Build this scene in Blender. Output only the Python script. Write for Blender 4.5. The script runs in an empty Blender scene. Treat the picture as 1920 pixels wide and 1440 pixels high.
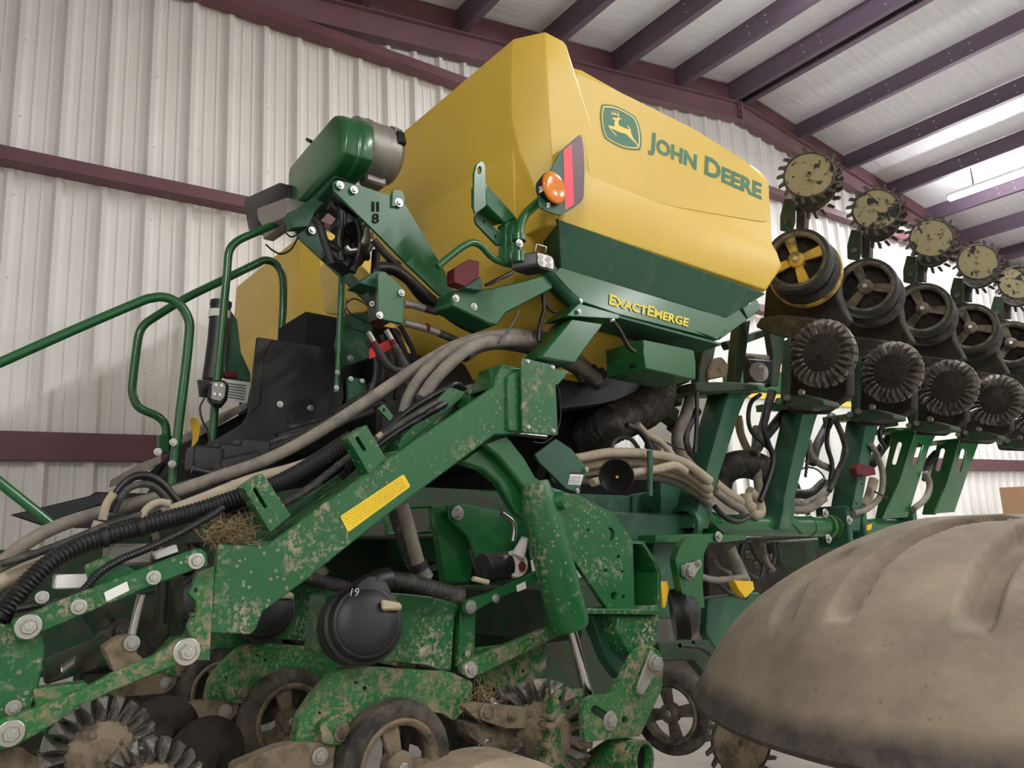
import bpy, bmesh, math, random
from mathutils import Vector, Matrix
from mathutils.geometry import tessellate_polygon
random.seed(7)
scene = bpy.context.scene
COL = scene.collection
R_ = math.radians

# ------------------------------------------------------------------ camera
FPX, YAW, PITCH, ROLL, CAMH = 1438.9, R_(36.207), R_(10.586), R_(2.718), 1.45
_F = Vector((math.sin(YAW)*math.cos(PITCH), math.cos(YAW)*math.cos(PITCH), math.sin(PITCH)))
_R0 = Vector((math.cos(YAW), -math.sin(YAW), 0)); _U0 = _R0.cross(_F)
_R = math.cos(ROLL)*_R0 - math.sin(ROLL)*_U0
_U = math.sin(ROLL)*_R0 + math.cos(ROLL)*_U0
CAMPOS = Vector((0, 0, CAMH))
cd = bpy.data.cameras.new('camera'); cam = bpy.data.objects.new('camera', cd); COL.objects.link(cam)
cd.sensor_width = 36; cd.lens = 36*FPX/1920; cd.clip_start = 0.05; cd.clip_end = 200
mw = Matrix((_R, _U, -_F)).transposed().to_4x4(); mw.translation = CAMPOS
cam.matrix_world = mw
scene.camera = cam

# ------------------------------------------------------------------ world, exposure
w = bpy.data.worlds.new('world'); scene.world = w; w.use_nodes = True
w.node_tree.nodes['Background'].inputs[0].default_value = (0.75, 0.8, 0.9, 1)
w.node_tree.nodes['Background'].inputs[1].default_value = 0.03
vs = scene.view_settings
vs.view_transform = 'Standard'; vs.look = 'None'; vs.gamma = 1; vs.use_curve_mapping = False
vs.exposure = 0.97
LAMP_W = 118.0          # watts of each fluorescent fixture

# ------------------------------------------------------------------ planter frame
# the planter stands a little askew in the shed and drops slightly towards its hitch
PA, PB = R_(2.2), R_(-2.7)
PO = Vector((2.0, 2.2, 0))
_MX = Vector((math.cos(PA)*math.cos(PB), math.sin(PA)*math.cos(PB), math.sin(PB)))
_MY = Vector((-math.sin(PA), math.cos(PA), 0)); _MZ = _MX.cross(_MY)
MROT = Matrix((_MX, _MY, _MZ)).transposed()          # columns are the planter's axes
MC = MROT.transposed() @ (CAMPOS-PO) + PO            # camera position in planter coordinates
def mray(px, py): return MROT.transposed() @ (_F + _R*((px-960)/FPX) + _U*((720-py)/FPX))
def onx(px, py, x): v = mray(px, py); return MC + v*((x-MC.x)/v.x)
def ony(px, py, y): v = mray(px, py); return MC + v*((y-MC.y)/v.y)
def onz(px, py, z): v = mray(px, py); return MC + v*((z-MC.z)/v.z)
def wray(px, py): return _F + _R*((px-960)/FPX) + _U*((720-py)/FPX)
def wy(px, py, y): v = wray(px, py); return CAMPOS + v*((y-CAMPOS.y)/v.y)
def mpx(p, y=2.2):      # metres per pixel near a point
    return (Vector(p)-MC).length/FPX

# ------------------------------------------------------------------ materials
MATS = {}
class NT:
    def __init__(s, name):
        s.m = bpy.data.materials.new(name); s.m.use_nodes = True; s.t = s.m.node_tree
        s.b = s.t.nodes['Principled BSDF']; s.tc = s.t.nodes.new('ShaderNodeTexCoord')
        oi = s.t.nodes.new('ShaderNodeObjectInfo'); va = s.t.nodes.new('ShaderNodeVectorMath'); va.operation = 'ADD'; vm = s.t.nodes.new('ShaderNodeMath'); vm.operation = 'MULTIPLY'; vm.inputs[1].default_value = 23.
        s.t.links.new(oi.outputs['Random'], vm.inputs[0]); s.t.links.new(vm.outputs[0], va.inputs[1]); s.t.links.new(s.tc.outputs['Object'], va.inputs[0]); s.ov = va.outputs[0]      # each copy gets its own dirt
    def n(s, typ, **kw):
        nd = s.t.nodes.new(typ)
        for k, v in kw.items(): setattr(nd, k, v)
        return nd
    def l(s, a, b): s.t.links.new(a, b)
    def noise(s, scale, detail=4, rough=.6, vec=None, dist=0):
        nd = s.n('ShaderNodeTexNoise'); nd.inputs['Scale'].default_value = scale; nd.inputs['Detail'].default_value = detail
        nd.inputs['Roughness'].default_value = rough; nd.inputs['Distortion'].default_value = dist
        s.l(vec if vec is not None else s.ov, nd.inputs['Vector']); return nd.outputs['Fac']
    def ramp(s, fac, p0, p1, c0=(0,0,0,1), c1=(1,1,1,1)):
        r = s.n('ShaderNodeValToRGB'); e = r.color_ramp.elements
        e[0].position, e[0].color = p0, c0; e[1].position, e[1].color = p1, c1
        s.l(fac, r.inputs[0]); return r.outputs[0]
    def mix(s, fac, a, b):
        m = s.n('ShaderNodeMix', data_type='RGBA')
        if isinstance(fac, (int, float)): m.inputs[0].default_value = fac
        else: s.l(fac, m.inputs[0])
        for i, c in ((6, a), (7, b)):
            if isinstance(c, tuple): m.inputs[i].default_value = c if len(c) == 4 else (*c, 1)
            else: s.l(c, m.inputs[i])
        return m.outputs[2]
    def math(s, op, a, b=None):
        m = s.n('ShaderNodeMath', operation=op)
        for i, c in ((0, a), (1, b)):
            if c is None: continue
            if isinstance(c, (int, float)): m.inputs[i].default_value = c
            else: s.l(c, m.inputs[i])
        return m.outputs[0]
    def bump(s, h, strength=.3, dist=.01):
        b = s.n('ShaderNodeBump'); b.inputs['Strength'].default_value = strength; b.inputs['Distance'].default_value = dist
        s.l(h, b.inputs['Height']); s.l(b.outputs[0], s.b.inputs['Normal'])
def srgb(r, g, b):
    f = lambda c: (c/255/12.92 if c <= 10 else ((c/255+.055)/1.055)**2.4)
    return (f(r), f(g), f(b), 1)
def mat(name, col, rough=.5, metal=0., dust=None, damt=(.55, .75), dscale=6., spots=0., bump=0., bscale=40., var=.0, coat=0.):
    """dust: colour of dry soil lying on the surface; damt: noise thresholds; spots: splashed droplets"""
    N = NT(name); c = col
    if var:
        c = N.mix(N.ramp(N.noise(3.1), .3, .7), tuple(x*(1-var) for x in col[:3])+(1,), tuple(min(1, x*(1+var)) for x in col[:3])+(1,))
    fac = None
    if dust:
        n = N.noise(dscale, 8, .68, dist=.3); fac = N.ramp(n, damt[0], damt[1])
        if spots:
            v = N.n('ShaderNodeTexVoronoi'); v.inputs['Scale'].default_value = 55; v.inputs['Randomness'].default_value = 1
            N.l(N.ov, v.inputs['Vector'])
            sp = N.ramp(v.outputs['Distance'], .10, .22, (1,1,1,1), (0,0,0,1))
            msk = N.ramp(N.noise(7, 3), .62-.2*spots, .72-.2*spots)
            sp = N.math('MULTIPLY', sp, msk)
            n2 = N.n('ShaderNodeTexVoronoi'); n2.inputs['Scale'].default_value = 21
            N.l(N.tc.outputs['Object'], n2.inputs['Vector'])
            sp2 = N.math('MULTIPLY', N.ramp(n2.outputs['Distance'], .07, .16, (1,1,1,1), (0,0,0,1)), N.ramp(N.noise(4.3, 2), .6-.2*spots, .75-.2*spots))
            fac = N.math('MAXIMUM', fac, N.math('MULTIPLY', N.math('MAXIMUM', sp, sp2), .8))
        c = N.mix(fac, c, dust)
        rr = N.n('ShaderNodeMix'); N.l(fac, rr.inputs[0]); rr.inputs[2].default_value = rough; rr.inputs[3].default_value = .95
        N.l(rr.outputs[0], N.b.inputs['Roughness'])
    else: N.b.inputs['Roughness'].default_value = rough
    if isinstance(c, tuple): N.b.inputs['Base Color'].default_value = c
    else: N.l(c, N.b.inputs['Base Color'])
    if metal:
        if fac is not None: N.l(N.math('MULTIPLY', N.math('SUBTRACT', 1., fac), metal), N.b.inputs['Metallic'])
        else: N.b.inputs['Metallic'].default_value = metal
    if coat: N.b.inputs['Coat Weight'].default_value = coat; N.b.inputs['Coat Roughness'].default_value = .15
    if bump: N.bump(N.noise(bscale, 6, .7), bump, .004)
    MATS[name] = N.m; return N.m
def emis(name, col, s):
    N = NT(name); N.b.inputs['Base Color'].default_value = col
    N.b.inputs['Emission Color'].default_value = col; N.b.inputs['Emission Strength'].default_value = s
    MATS[name] = N.m
def dirty(name, col, soil, cake, drops):
    """paint caked with dried soil: fine speckle gathered in patches, ring-shaped droplets, scrape lines"""
    N = NT(name); big = N.noise(6, 4, .6); fine = N.noise(70, 9, .72); med = N.noise(22, 8, .7, dist=.5)
    patch = N.ramp(big, .62-.35*cake, .82-.35*cake)
    sp = N.math('MULTIPLY', N.ramp(fine, .52, .57), patch); solid = N.math('MULTIPLY', N.ramp(med, .60-.12*cake, .66-.1*cake), N.ramp(big, .55-.15*cake, .68-.15*cake))
    v = N.n('ShaderNodeTexVoronoi'); v.inputs['Scale'].default_value = 64; N.l(N.tc.outputs['Object'], v.inputs['Vector'])
    sx = N.n('ShaderNodeSeparateColor'); N.l(v.outputs['Color'], sx.inputs[0])
    ring = N.math('MULTIPLY', N.ramp(v.outputs['Distance'], .13, .19), N.ramp(v.outputs['Distance'], .24, .31, (1,1,1,1), (0,0,0,1)))
    dot = N.ramp(v.outputs['Distance'], .06, .12, (1,1,1,1), (0,0,0,1))
    dr = N.math('MULTIPLY', N.math('MAXIMUM', N.math('MULTIPLY', ring, .75), dot), N.math('GREATER_THAN', sx.outputs[0], 1-.42*drops))
    dr = N.math('MULTIPLY', dr, N.ramp(N.noise(4, 2), .38, .55))
    mp = N.n('ShaderNodeMapping'); mp.inputs['Scale'].default_value = (60, 60, 9); mp.inputs['Rotation'].default_value = (.3, .6, .2); N.l(N.tc.outputs['Object'], mp.inputs['Vector'])
    scr = N.math('MULTIPLY', N.ramp(N.noise(1, 3, .5, vec=mp.outputs[0]), .69, .73), .6)
    fac = N.math('MAXIMUM', N.math('MAXIMUM', sp, solid), N.math('MAXIMUM', dr, scr))
    N.l(N.mix(fac, col, N.mix(N.noise(30, 6), tuple(c*.7 for c in soil[:3])+(1,), tuple(min(1, c*1.25) for c in soil[:3])+(1,))), N.b.inputs['Base Color'])
    rr = N.n('ShaderNodeMix'); N.l(fac, rr.inputs[0]); rr.inputs[2].default_value = .36; rr.inputs[3].default_value = .95; N.l(rr.outputs[0], N.b.inputs['Roughness'])
    N.bump(fac, .5, .003); MATS[name] = N.m
SOIL = srgb(162, 150, 124); MUD = srgb(142, 127, 102)
GREEN = srgb(23, 88, 44)
mat('green', GREEN, .33, dust=srgb(120, 135, 105), damt=(.66, .95), dscale=9, coat=.25)
mat('green_clean', GREEN, .3, coat=.35)
mat('green_dull', srgb(34, 82, 58), .5, dust=srgb(110, 120, 100), damt=(.55, .9), dscale=8)
dirty('green_splash', GREEN, SOIL, .36, 1.1)
dirty('green_muddy', srgb(30, 100, 46), MUD, .86, 1.2)
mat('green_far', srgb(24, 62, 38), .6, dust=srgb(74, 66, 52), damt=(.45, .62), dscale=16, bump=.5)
mat('yellow_tank', srgb(212, 178, 66), .45, var=.03)
mat('yellow_part', srgb(222, 180, 30), .45)
mat('tank_green', srgb(38, 106, 76), .5)
mat('decal_yellow', srgb(238, 206, 92), .5)
mat('text_yellow', srgb(226, 205, 60), .5)
mat('black_plastic', srgb(20, 20, 22), .42, dust=srgb(92, 86, 78), damt=(.6, .95), dscale=12)
mat('black_panel', srgb(20, 21, 24), .5)
mat('black_dome', srgb(16, 16, 17), .5, dust=srgb(84, 76, 66), damt=(.66, .85), dscale=17, spots=.35)
mat('dark_void', srgb(8, 9, 9), .9)  # near-black colour standing in for deep shade in holes and gaps
mat('hose_grey', srgb(104, 100, 92), .7, dust=srgb(150, 140, 124), damt=(.4, .75), dscale=16, bump=.15)
mat('hose_tan', srgb(150, 138, 118), .8, dust=srgb(172, 160, 138), damt=(.4, .7), dscale=14, bump=.2)
mat('hose_dark', srgb(40, 39, 38), .55, dust=srgb(118, 110, 98), damt=(.5, .85), dscale=20)
mat('hose_black', srgb(17, 17, 18), .45, dust=srgb(95, 88, 78), damt=(.6, .9), dscale=20)
mat('zinc', srgb(190, 190, 184), .32, metal=.85, dust=srgb(140, 128, 106), damt=(.6, .9), dscale=50)
mat('steel', srgb(168, 166, 160), .28, metal=.95)
mat('chrome', srgb(205, 205, 205), .12, metal=1.)
mat('cast_grey', srgb(150, 146, 138), .45, metal=.45, dust=srgb(95, 90, 80), damt=(.6, .95), dscale=9)
mat('lock_plate', srgb(150, 148, 140), .55, metal=.3, dust=MUD, damt=(.6, .8), dscale=20)
mat('rubber', srgb(28, 27, 25), .8, dust=srgb(104, 94, 78), damt=(.42, .72), dscale=9, bump=.3)
mat('rubber_wing', srgb(38, 37, 37), .75, dust=srgb(112, 104, 90), damt=(.5, .85), dscale=7, bump=.2)
mat('tyre_dusty', srgb(128, 114, 96), .9, dust=srgb(164, 146, 120), damt=(.42, .66), dscale=3.2, bump=.12, bscale=60)
mat('cast_light', srgb(190, 186, 176), .5, dust=srgb(120, 110, 95), damt=(.6, .9), dscale=20)
mat('mud_shade', srgb(52, 47, 40), .95, dust=srgb(28, 26, 24), damt=(.45, .65), dscale=14, bump=.6, bscale=30)  # dark soil tone, also stands in for shade on deep parts
mat('mud', srgb(116, 103, 83), .95, dust=srgb(68, 60, 49), damt=(.46, .64), dscale=13, bump=.9, bscale=22)
mat('mud_plate', srgb(146, 136, 102), .85, dust=srgb(44, 42, 39), damt=(.53, .58), dscale=10, bump=.35, bscale=45)
mat('toothed_steel', srgb(150, 146, 140), .3, metal=.85, dust=srgb(58, 52, 44), damt=(.52, .62), dscale=22, bump=.25)
mat('toothed_dark', srgb(128, 122, 112), .4, metal=.6, dust=srgb(52, 47, 40), damt=(.46, .6), dscale=16, bump=.7, bscale=30)
mat('spike_dark', srgb(58, 56, 52), .5, metal=.4, dust=srgb(92, 84, 68), damt=(.45, .7), dscale=20, bump=.4)
mat('rim_muddy', srgb(112, 102, 84), .85, dust=srgb(56, 52, 46), damt=(.45, .62), dscale=9, bump=.5)
mat('rim_yellow', srgb(196, 160, 50), .6, dust=srgb(88, 80, 62), damt=(.46, .6), dscale=9, bump=.3)
mat('white_label', srgb(222, 222, 216), .6)
mat('grey_print', srgb(120, 122, 120), .6)
mat('red_lens', srgb(88, 6, 18), .65)
mat('red_tape', srgb(228, 44, 66), .45)
mat('red_bright', srgb(224, 46, 44), .5)
mat('purple_tape', srgb(84, 46, 62), .4)
mat('amber', srgb(232, 128, 22), .2, var=.3, coat=.6)
mat('reflector', srgb(226, 196, 40), .35, var=.1)
mat('led_white', srgb(238, 238, 240), .2)
mat('straw', srgb(132, 114, 82), .9, var=.3)
mat('maroon', srgb(104, 66, 73), .5, var=.08)
mat('maroon_rafter', srgb(116, 84, 91), .5, var=.1)
mat('purlin', srgb(94, 78, 94), .5, var=.08)  # maroon steel with the bluish haze mixed into its colour
mat('screw', srgb(196, 190, 182), .3, metal=.7)
mat('tan_plastic', srgb(168, 156, 128), .6)
mat('cardboard', srgb(150, 118, 88), .9)
mat('fixture_white', srgb(235, 235, 232), .4)
emis('tube_glow', (1, .995, .99, 1), 60.0)
emis('tube_old', (1, .98, .96, 1), 80.0)
emis('flood_glow', (1, .97, .92, 1), 20.0)
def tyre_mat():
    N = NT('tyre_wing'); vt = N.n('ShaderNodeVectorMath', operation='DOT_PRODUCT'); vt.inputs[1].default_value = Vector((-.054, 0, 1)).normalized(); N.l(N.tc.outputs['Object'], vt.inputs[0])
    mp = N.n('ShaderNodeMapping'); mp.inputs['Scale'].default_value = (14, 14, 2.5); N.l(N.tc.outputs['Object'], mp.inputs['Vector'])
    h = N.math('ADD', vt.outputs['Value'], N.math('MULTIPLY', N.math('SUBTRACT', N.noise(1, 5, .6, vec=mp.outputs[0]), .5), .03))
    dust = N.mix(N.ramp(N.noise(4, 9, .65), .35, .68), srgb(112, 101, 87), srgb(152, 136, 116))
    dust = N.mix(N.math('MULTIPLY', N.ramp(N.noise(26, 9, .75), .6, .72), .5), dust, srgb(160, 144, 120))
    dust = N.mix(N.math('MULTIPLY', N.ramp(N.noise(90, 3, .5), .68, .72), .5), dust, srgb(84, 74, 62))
    lower_tone = N.mix(N.ramp(N.noise(9, 8, .7), .45, .7), srgb(58, 54, 50), srgb(96, 86, 74))
    mr = N.n('ShaderNodeMapRange'); N.l(h, mr.inputs[0]); mr.inputs[1].default_value = -.17; mr.inputs[2].default_value = -.12  # tone gets darker towards the bottom edge
    N.l(N.mix(mr.outputs[0], lower_tone, dust), N.b.inputs['Base Color']); N.b.inputs['Roughness'].default_value = .85
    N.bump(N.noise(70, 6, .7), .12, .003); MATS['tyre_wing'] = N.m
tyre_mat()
def wall_mat():
    N = NT('wall_metal'); n = N.noise(1.3, 5, .6); st = N.noise(9, 6, .7)
    c = N.mix(N.ramp(n, .3, .75), srgb(226, 223, 219), srgb(236, 234, 231))
    c = N.mix(N.math('MULTIPLY', N.ramp(st, .62, .78), .4), c, srgb(160, 152, 138))
    N.l(c, N.b.inputs['Base Color']); N.b.inputs['Roughness'].default_value = .42; MATS['wall_metal'] = N.m
wall_mat()
def ceil_mat():
    N = NT('insulation'); mp = N.n('ShaderNodeMapping'); mp.inputs['Scale'].default_value = (1.2, 14, 1)
    N.l(N.tc.outputs['Object'], mp.inputs['Vector'])
    n = N.noise(1.0, 5, .65, vec=mp.outputs[0], dist=1.2)
    N.b.inputs['Base Color'].default_value = srgb(236, 238, 243); N.b.inputs['Roughness'].default_value = .45
    N.bump(n, .8, .03); MATS['insulation'] = N.m
ceil_mat()
def floor_mat():
    N = NT('concrete'); n = N.noise(2.2, 8, .65)
    N.l(N.ramp(n, .3, .75, srgb(128, 122, 114), srgb(164, 158, 149)), N.b.inputs['Base Color']); N.b.inputs['Roughness'].default_value = .6
    N.bump(N.noise(60, 4), .1, .002); MATS['concrete'] = N.m
floor_mat()

# ------------------------------------------------------------------ geometry helpers
class G:
    def __init__(s): s.v = []; s.f = []
    def add(s, vs, fs):
        k = len(s.v); s.v += [Vector(p) for p in vs]; s.f += [tuple(i+k for i in f) for f in fs]; return s
    def prism(s, pts, off, holes=()):
        off = Vector(off); n = len(pts); pts = [Vector(p) for p in pts]
        if not holes:
            s.add(pts+[p+off for p in pts], [tuple(range(n)), tuple(range(2*n-1, n-1, -1))]+[(i, n+i, n+(i+1) % n, (i+1) % n) for i in range(n)])
            return s
        loops = [pts]+[[Vector(p) for p in h] for h in holes]
        flat = [p for lp in loops for p in lp]; N = len(flat)
        tris = tessellate_polygon(loops)
        fs = [tuple(t) for t in tris]+[tuple(i+N for i in reversed(t)) for t in tris]
        k = 0
        for lp in loops:
            m = len(lp); fs += [(k+i, N+k+i, N+k+(i+1) % m, k+(i+1) % m) for i in range(m)]; k += m
        s.add(flat+[p+off for p in flat], fs); return s
    def tube(s, pts, r, n=10, cap=True, res=0, wave=None):
        pts = [Vector(p) for p in pts]
        if not isinstance(r, (list, tuple)): r = [r]*len(pts)
        if res: pts, r = spline(pts, r, res)
        if wave:      # corrugated hose: resample at even steps, radius alternating
            step, amp = wave; P, Q = resample(pts, r, step/2)
            pts = P; r = [q*(1+amp*(1 if i % 2 else -1)) for i, q in enumerate(Q)]
        t0 = (pts[1]-pts[0]).normalized(); a = t0.orthogonal().normalized()
        rings = []
        for i, p in enumerate(pts):
            t = (pts[min(i+1, len(pts)-1)]-pts[max(i-1, 0)])
            t = t.normalized() if t.length > 1e-9 else t0
            a = (a-t*a.dot(t)); a = a.normalized() if a.length > 1e-6 else t.orthogonal().normalized()
            b = t.cross(a)
            rings.append([p+(a*math.cos(2*math.pi*k/n)+b*math.sin(2*math.pi*k/n))*r[i] for k in range(n)])
        vs = [v for rg in rings for v in rg]; m = len(rings)
        fs = [(i*n+k, i*n+(k+1) % n, (i+1)*n+(k+1) % n, (i+1)*n+k) for i in range(m-1) for k in range(n)]
        if cap: fs += [tuple(range(n-1, -1, -1)), tuple(range((m-1)*n, m*n))]
        s.add(vs, fs); return s
    def lathe(s, prof, c, axis, n=24, cap=True, up=None, sx=1., sweep=None):
        """prof: (radius, height along axis)"""
        c = Vector(c); axis = Vector(axis).normalized()
        a = (Vector(up)-axis*Vector(up).dot(axis)).normalized() if up else axis.orthogonal().normalized(); b = axis.cross(a)
        vs = [c+axis*h+(a*math.cos(2*math.pi*k/n)*sx+b*math.sin(2*math.pi*k/n))*r for r, h in prof for k in range(n)]
        m = len(prof)
        fs = [(i*n+k, i*n+(k+1) % n, (i+1)*n+(k+1) % n, (i+1)*n+k) for i in range(m-1) for k in range(n)]
        if cap: fs += [tuple(range(n-1, -1, -1)), tuple(range((m-1)*n, m*n))]
        else: fs += [((m-1)*n+k, (m-1)*n+(k+1) % n, (k+1) % n, k) for k in range(n)]
        s.add(vs, fs); return s
    def box(s, c, sz, rot=None):
        c = Vector(c); h = Vector(sz)/2
        vs = [Vector((x*h.x, y*h.y, z*h.z)) for x in (-1, 1) for y in (-1, 1) for z in (-1, 1)]
        if rot is not None: vs = [rot @ v for v in vs]
        s.add([c+v for v in vs], [(0,1,3,2),(4,6,7,5),(0,4,5,1),(2,3,7,6),(0,2,6,4),(1,5,7,3)]); return s
    def hexa(s, a, b):      # two quads -> solid
        s.add(list(a)+list(b), [(3,2,1,0),(4,5,6,7),(0,1,5,4),(1,2,6,5),(2,3,7,6),(3,0,4,7)]); return s
    def loft(s, secs, cap=True):
        n = len(secs[0]); m = len(secs)
        fs = [(i*n+k, i*n+(k+1) % n, (i+1)*n+(k+1) % n, (i+1)*n+k) for i in range(m-1) for k in range(n)]
        if cap: fs += [tuple(range(n-1, -1, -1)), tuple(range((m-1)*n, m*n))]
        s.add([p for q in secs for p in q], fs); return s
def spline(pts, r, res):
    P, Q = [], []; n = len(pts)
    for i in range(n-1):
        p0 = pts[i-1] if i else pts[0]*2-pts[1]; p1, p2 = pts[i], pts[i+1]
        p3 = pts[i+2] if i+2 < n else pts[-1]*2-pts[-2]
        for k in range(res):
            t = k/res
            P.append(.5*((2*p1)+(p2-p0)*t+(2*p0-5*p1+4*p2-p3)*t*t+(3*p1-p0-3*p2+p3)*t**3)); Q.append(r[i]*(1-t)+r[i+1]*t)
    P.append(pts[-1]); Q.append(r[-1]); return P, Q
def resample(pts, r, step):
    P, Q = [pts[0]], [r[0]]; need = step
    for i in range(len(pts)-1):
        a, b = pts[i], pts[i+1]; L = (b-a).length; pos = 0
        while L-pos >= need:
            pos += need; t = pos/L; P.append(a.lerp(b, t)); Q.append(r[i]*(1-t)+r[i+1]*t); need = step
        need -= L-pos
    return P, Q
ABS = {}
def mk(name, g, m, parent=None, bev=0., seg=1, ang=38, origin=None, label=None, smooth=True, kind=None):
    """one mesh object; g holds absolute coordinates (planter frame for planter parts)"""
    vs = g.v
    if origin is None:
        lo = [min(v[i] for v in vs) for i in range(3)]; hi = [max(v[i] for v in vs) for i in range(3)]
        c = Vector([(lo[i]+hi[i])/2 for i in range(3)])
    else: c = Vector(origin)
    me = bpy.data.meshes.new(name)
    me.from_pydata([v-c for v in vs], [], g.f)
    bm = bmesh.new(); bm.from_mesh(me)
    bmesh.ops.recalc_face_normals(bm, faces=bm.faces)
    if bev:
        ed = [e for e in bm.edges if len(e.link_faces) == 2 and e.calc_face_angle(0) > .5]
        bmesh.ops.bevel(bm, geom=ed, offset=bev, offset_type='OFFSET', segments=seg, affect='EDGES', clamp_overlap=True, profile=.5)
    bm.to_mesh(me); bm.free()
    if smooth:
        me.polygons.foreach_set('use_smooth', [True]*len(me.polygons)); me.set_sharp_from_angle(angle=R_(ang))
    me.materials.append(MATS[m] if isinstance(m, str) else m)
    o = bpy.data.objects.new(name, me); COL.objects.link(o)
    if parent is not None: o.parent = parent; o.location = c-ABS[parent]
    else: o.location = c
    ABS[o] = c
    if label: o['label'] = label
    if kind: o['kind'] = kind
    return o
def dup(o, off, parent=None):
    c = o.copy(); COL.objects.link(c); off = Vector(off)
    if parent is not None: c.parent = parent
    c.location = o.location+off; ABS[c] = ABS[o]+off
    for ch in o.children:
        d = ch.copy(); COL.objects.link(d); d.parent = c; ABS[d] = ABS[ch]+off
    return c
def rp(pts, r=4, seg=3):
    """round the corners of a pixel polygon"""
    out = []; n = len(pts)
    for i, p in enumerate(pts):
        p = Vector(p[:2]); a = Vector(pts[i-1][:2])-p; b = Vector(pts[(i+1) % n][:2])-p
        d = min(r, a.length*.45, b.length*.45); a = p+a.normalized()*d; b = p+b.normalized()*d
        for k in range(seg+1):
            t = k/seg; out.append(tuple(a*(1-t)**2+p*2*t*(1-t)+b*t*t))
    return out
def ell(cx, cy, rx, ry, n=14, rot=0): return [(cx+rx*math.cos(2*math.pi*k/n)*math.cos(rot)-ry*math.sin(2*math.pi*k/n)*math.sin(rot), cy+rx*math.cos(2*math.pi*k/n)*math.sin(rot)+ry*math.sin(2*math.pi*k/n)*math.cos(rot)) for k in range(n)]
def slot(p, q, r, n=6):
    p, q = Vector(p), Vector(q); d = (q-p).normalized(); a0 = math.atan2(d.y, d.x)
    return [tuple(q+Vector((math.cos(a0-math.pi/2+math.pi*k/n), math.sin(a0-math.pi/2+math.pi*k/n)))*r) for k in range(n+1)]+[tuple(p+Vector((math.cos(a0+math.pi/2+math.pi*k/n), math.sin(a0+math.pi/2+math.pi*k/n)))*r) for k in range(n+1)]
def plate(name, pts, at, t, m, parent=None, bev=.0025, holes=(), plane='y', **kw):
    on = {'y': ony, 'x': onx, 'z': onz}[plane]; ax = {'y': Vector((0, 1, 0)), 'x': Vector((1, 0, 0)), 'z': Vector((0, 0, 1))}[plane]
    g = G().prism([on(*p, at) for p in pts], ax*t, [[on(*p, at) for p in h] for h in holes])
    return mk(name, g, m, parent if parent is not None else PL, bev=bev, **kw)
def P3(l, y=None):      # (px,py,depth y) list -> planter coordinates
    return [ony(p[0], p[1], p[2] if len(p) > 2 else y) for p in l]
def hose(name, l, r, m, y=None, parent=None, res=6, n=10, wave=None, **kw):
    """l: pixel path with depth; r: radius in pixels"""
    p = P3(l, y); rr = [r*mpx(q) for q in p]
    return mk(name, G().tube(p, rr, n, True, res, wave), m, parent if parent is not None else PL, ang=60 if not wave else 25, **kw)
BOLT = {}
def bolt(px, py, at, r, parent=None, plane='y', m='zinc', washer=1.55, name='bolt'):
    """hex-head bolt with washer, head towards -axis; r = head radius in pixels"""
    p = {'y': ony, 'x': onx}[plane](px, py, at); R = r*mpx(p); key = (round(R, 3), plane, m, washer)
    if key not in BOLT:
        ax = Vector((0, -1, 0)) if plane == 'y' else Vector((-1, 0, 0)); g = G()
        if washer: g.lathe([(R*washer, -.002), (R*washer, R*.16), (R*washer*.95, R*.22)], (0, 0, 0), ax, 20)
        g.lathe([(R, 0), (R, R*.75), (R*.86, R*.9)], (0, 0, 0), ax, 6); g.lathe([(R*.5, R*.88), (R*.42, R*1.02)], (0, 0, 0), ax, 10)
        o = mk(name, g, m, None, origin=(0, 0, 0), ang=30); BOLT[key] = o.data; COL.objects.unlink(o); bpy.data.objects.remove(o)
    o = bpy.data.objects.new(name, BOLT[key]); COL.objects.link(o)
    par = parent if parent is not None else PL
    o.parent = par; o.location = p-ABS[par]; ABS[o] = p; return o
def tag(o, label, cat, group=None, kind=None):
    if label: o['label'] = label
    if cat: o['category'] = cat
    if group: o['group'] = group
    if kind: o['kind'] = kind
    return o
def empty(name, loc): o = bpy.data.objects.new(name, None); COL.objects.link(o); o.location = loc; ABS[o] = Vector(loc); o.empty_display_size = .1; return o
def homog(src, dst):
    """homography taking four src points to four dst points"""
    import numpy as np
    A = []
    for (x, y), (u, v) in zip(src, dst): A += [[x, y, 1, 0, 0, 0, -u*x, -u*y], [0, 0, 0, x, y, 1, -v*x, -v*y]]
    h = np.linalg.solve(np.array(A, float), np.array([c for d in dst for c in d], float))
    return lambda x, y: ((h[0]*x+h[1]*y+h[2])/(h[6]*x+h[7]*y+1), (h[3]*x+h[4]*y+h[5])/(h[6]*x+h[7]*y+1))
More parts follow.
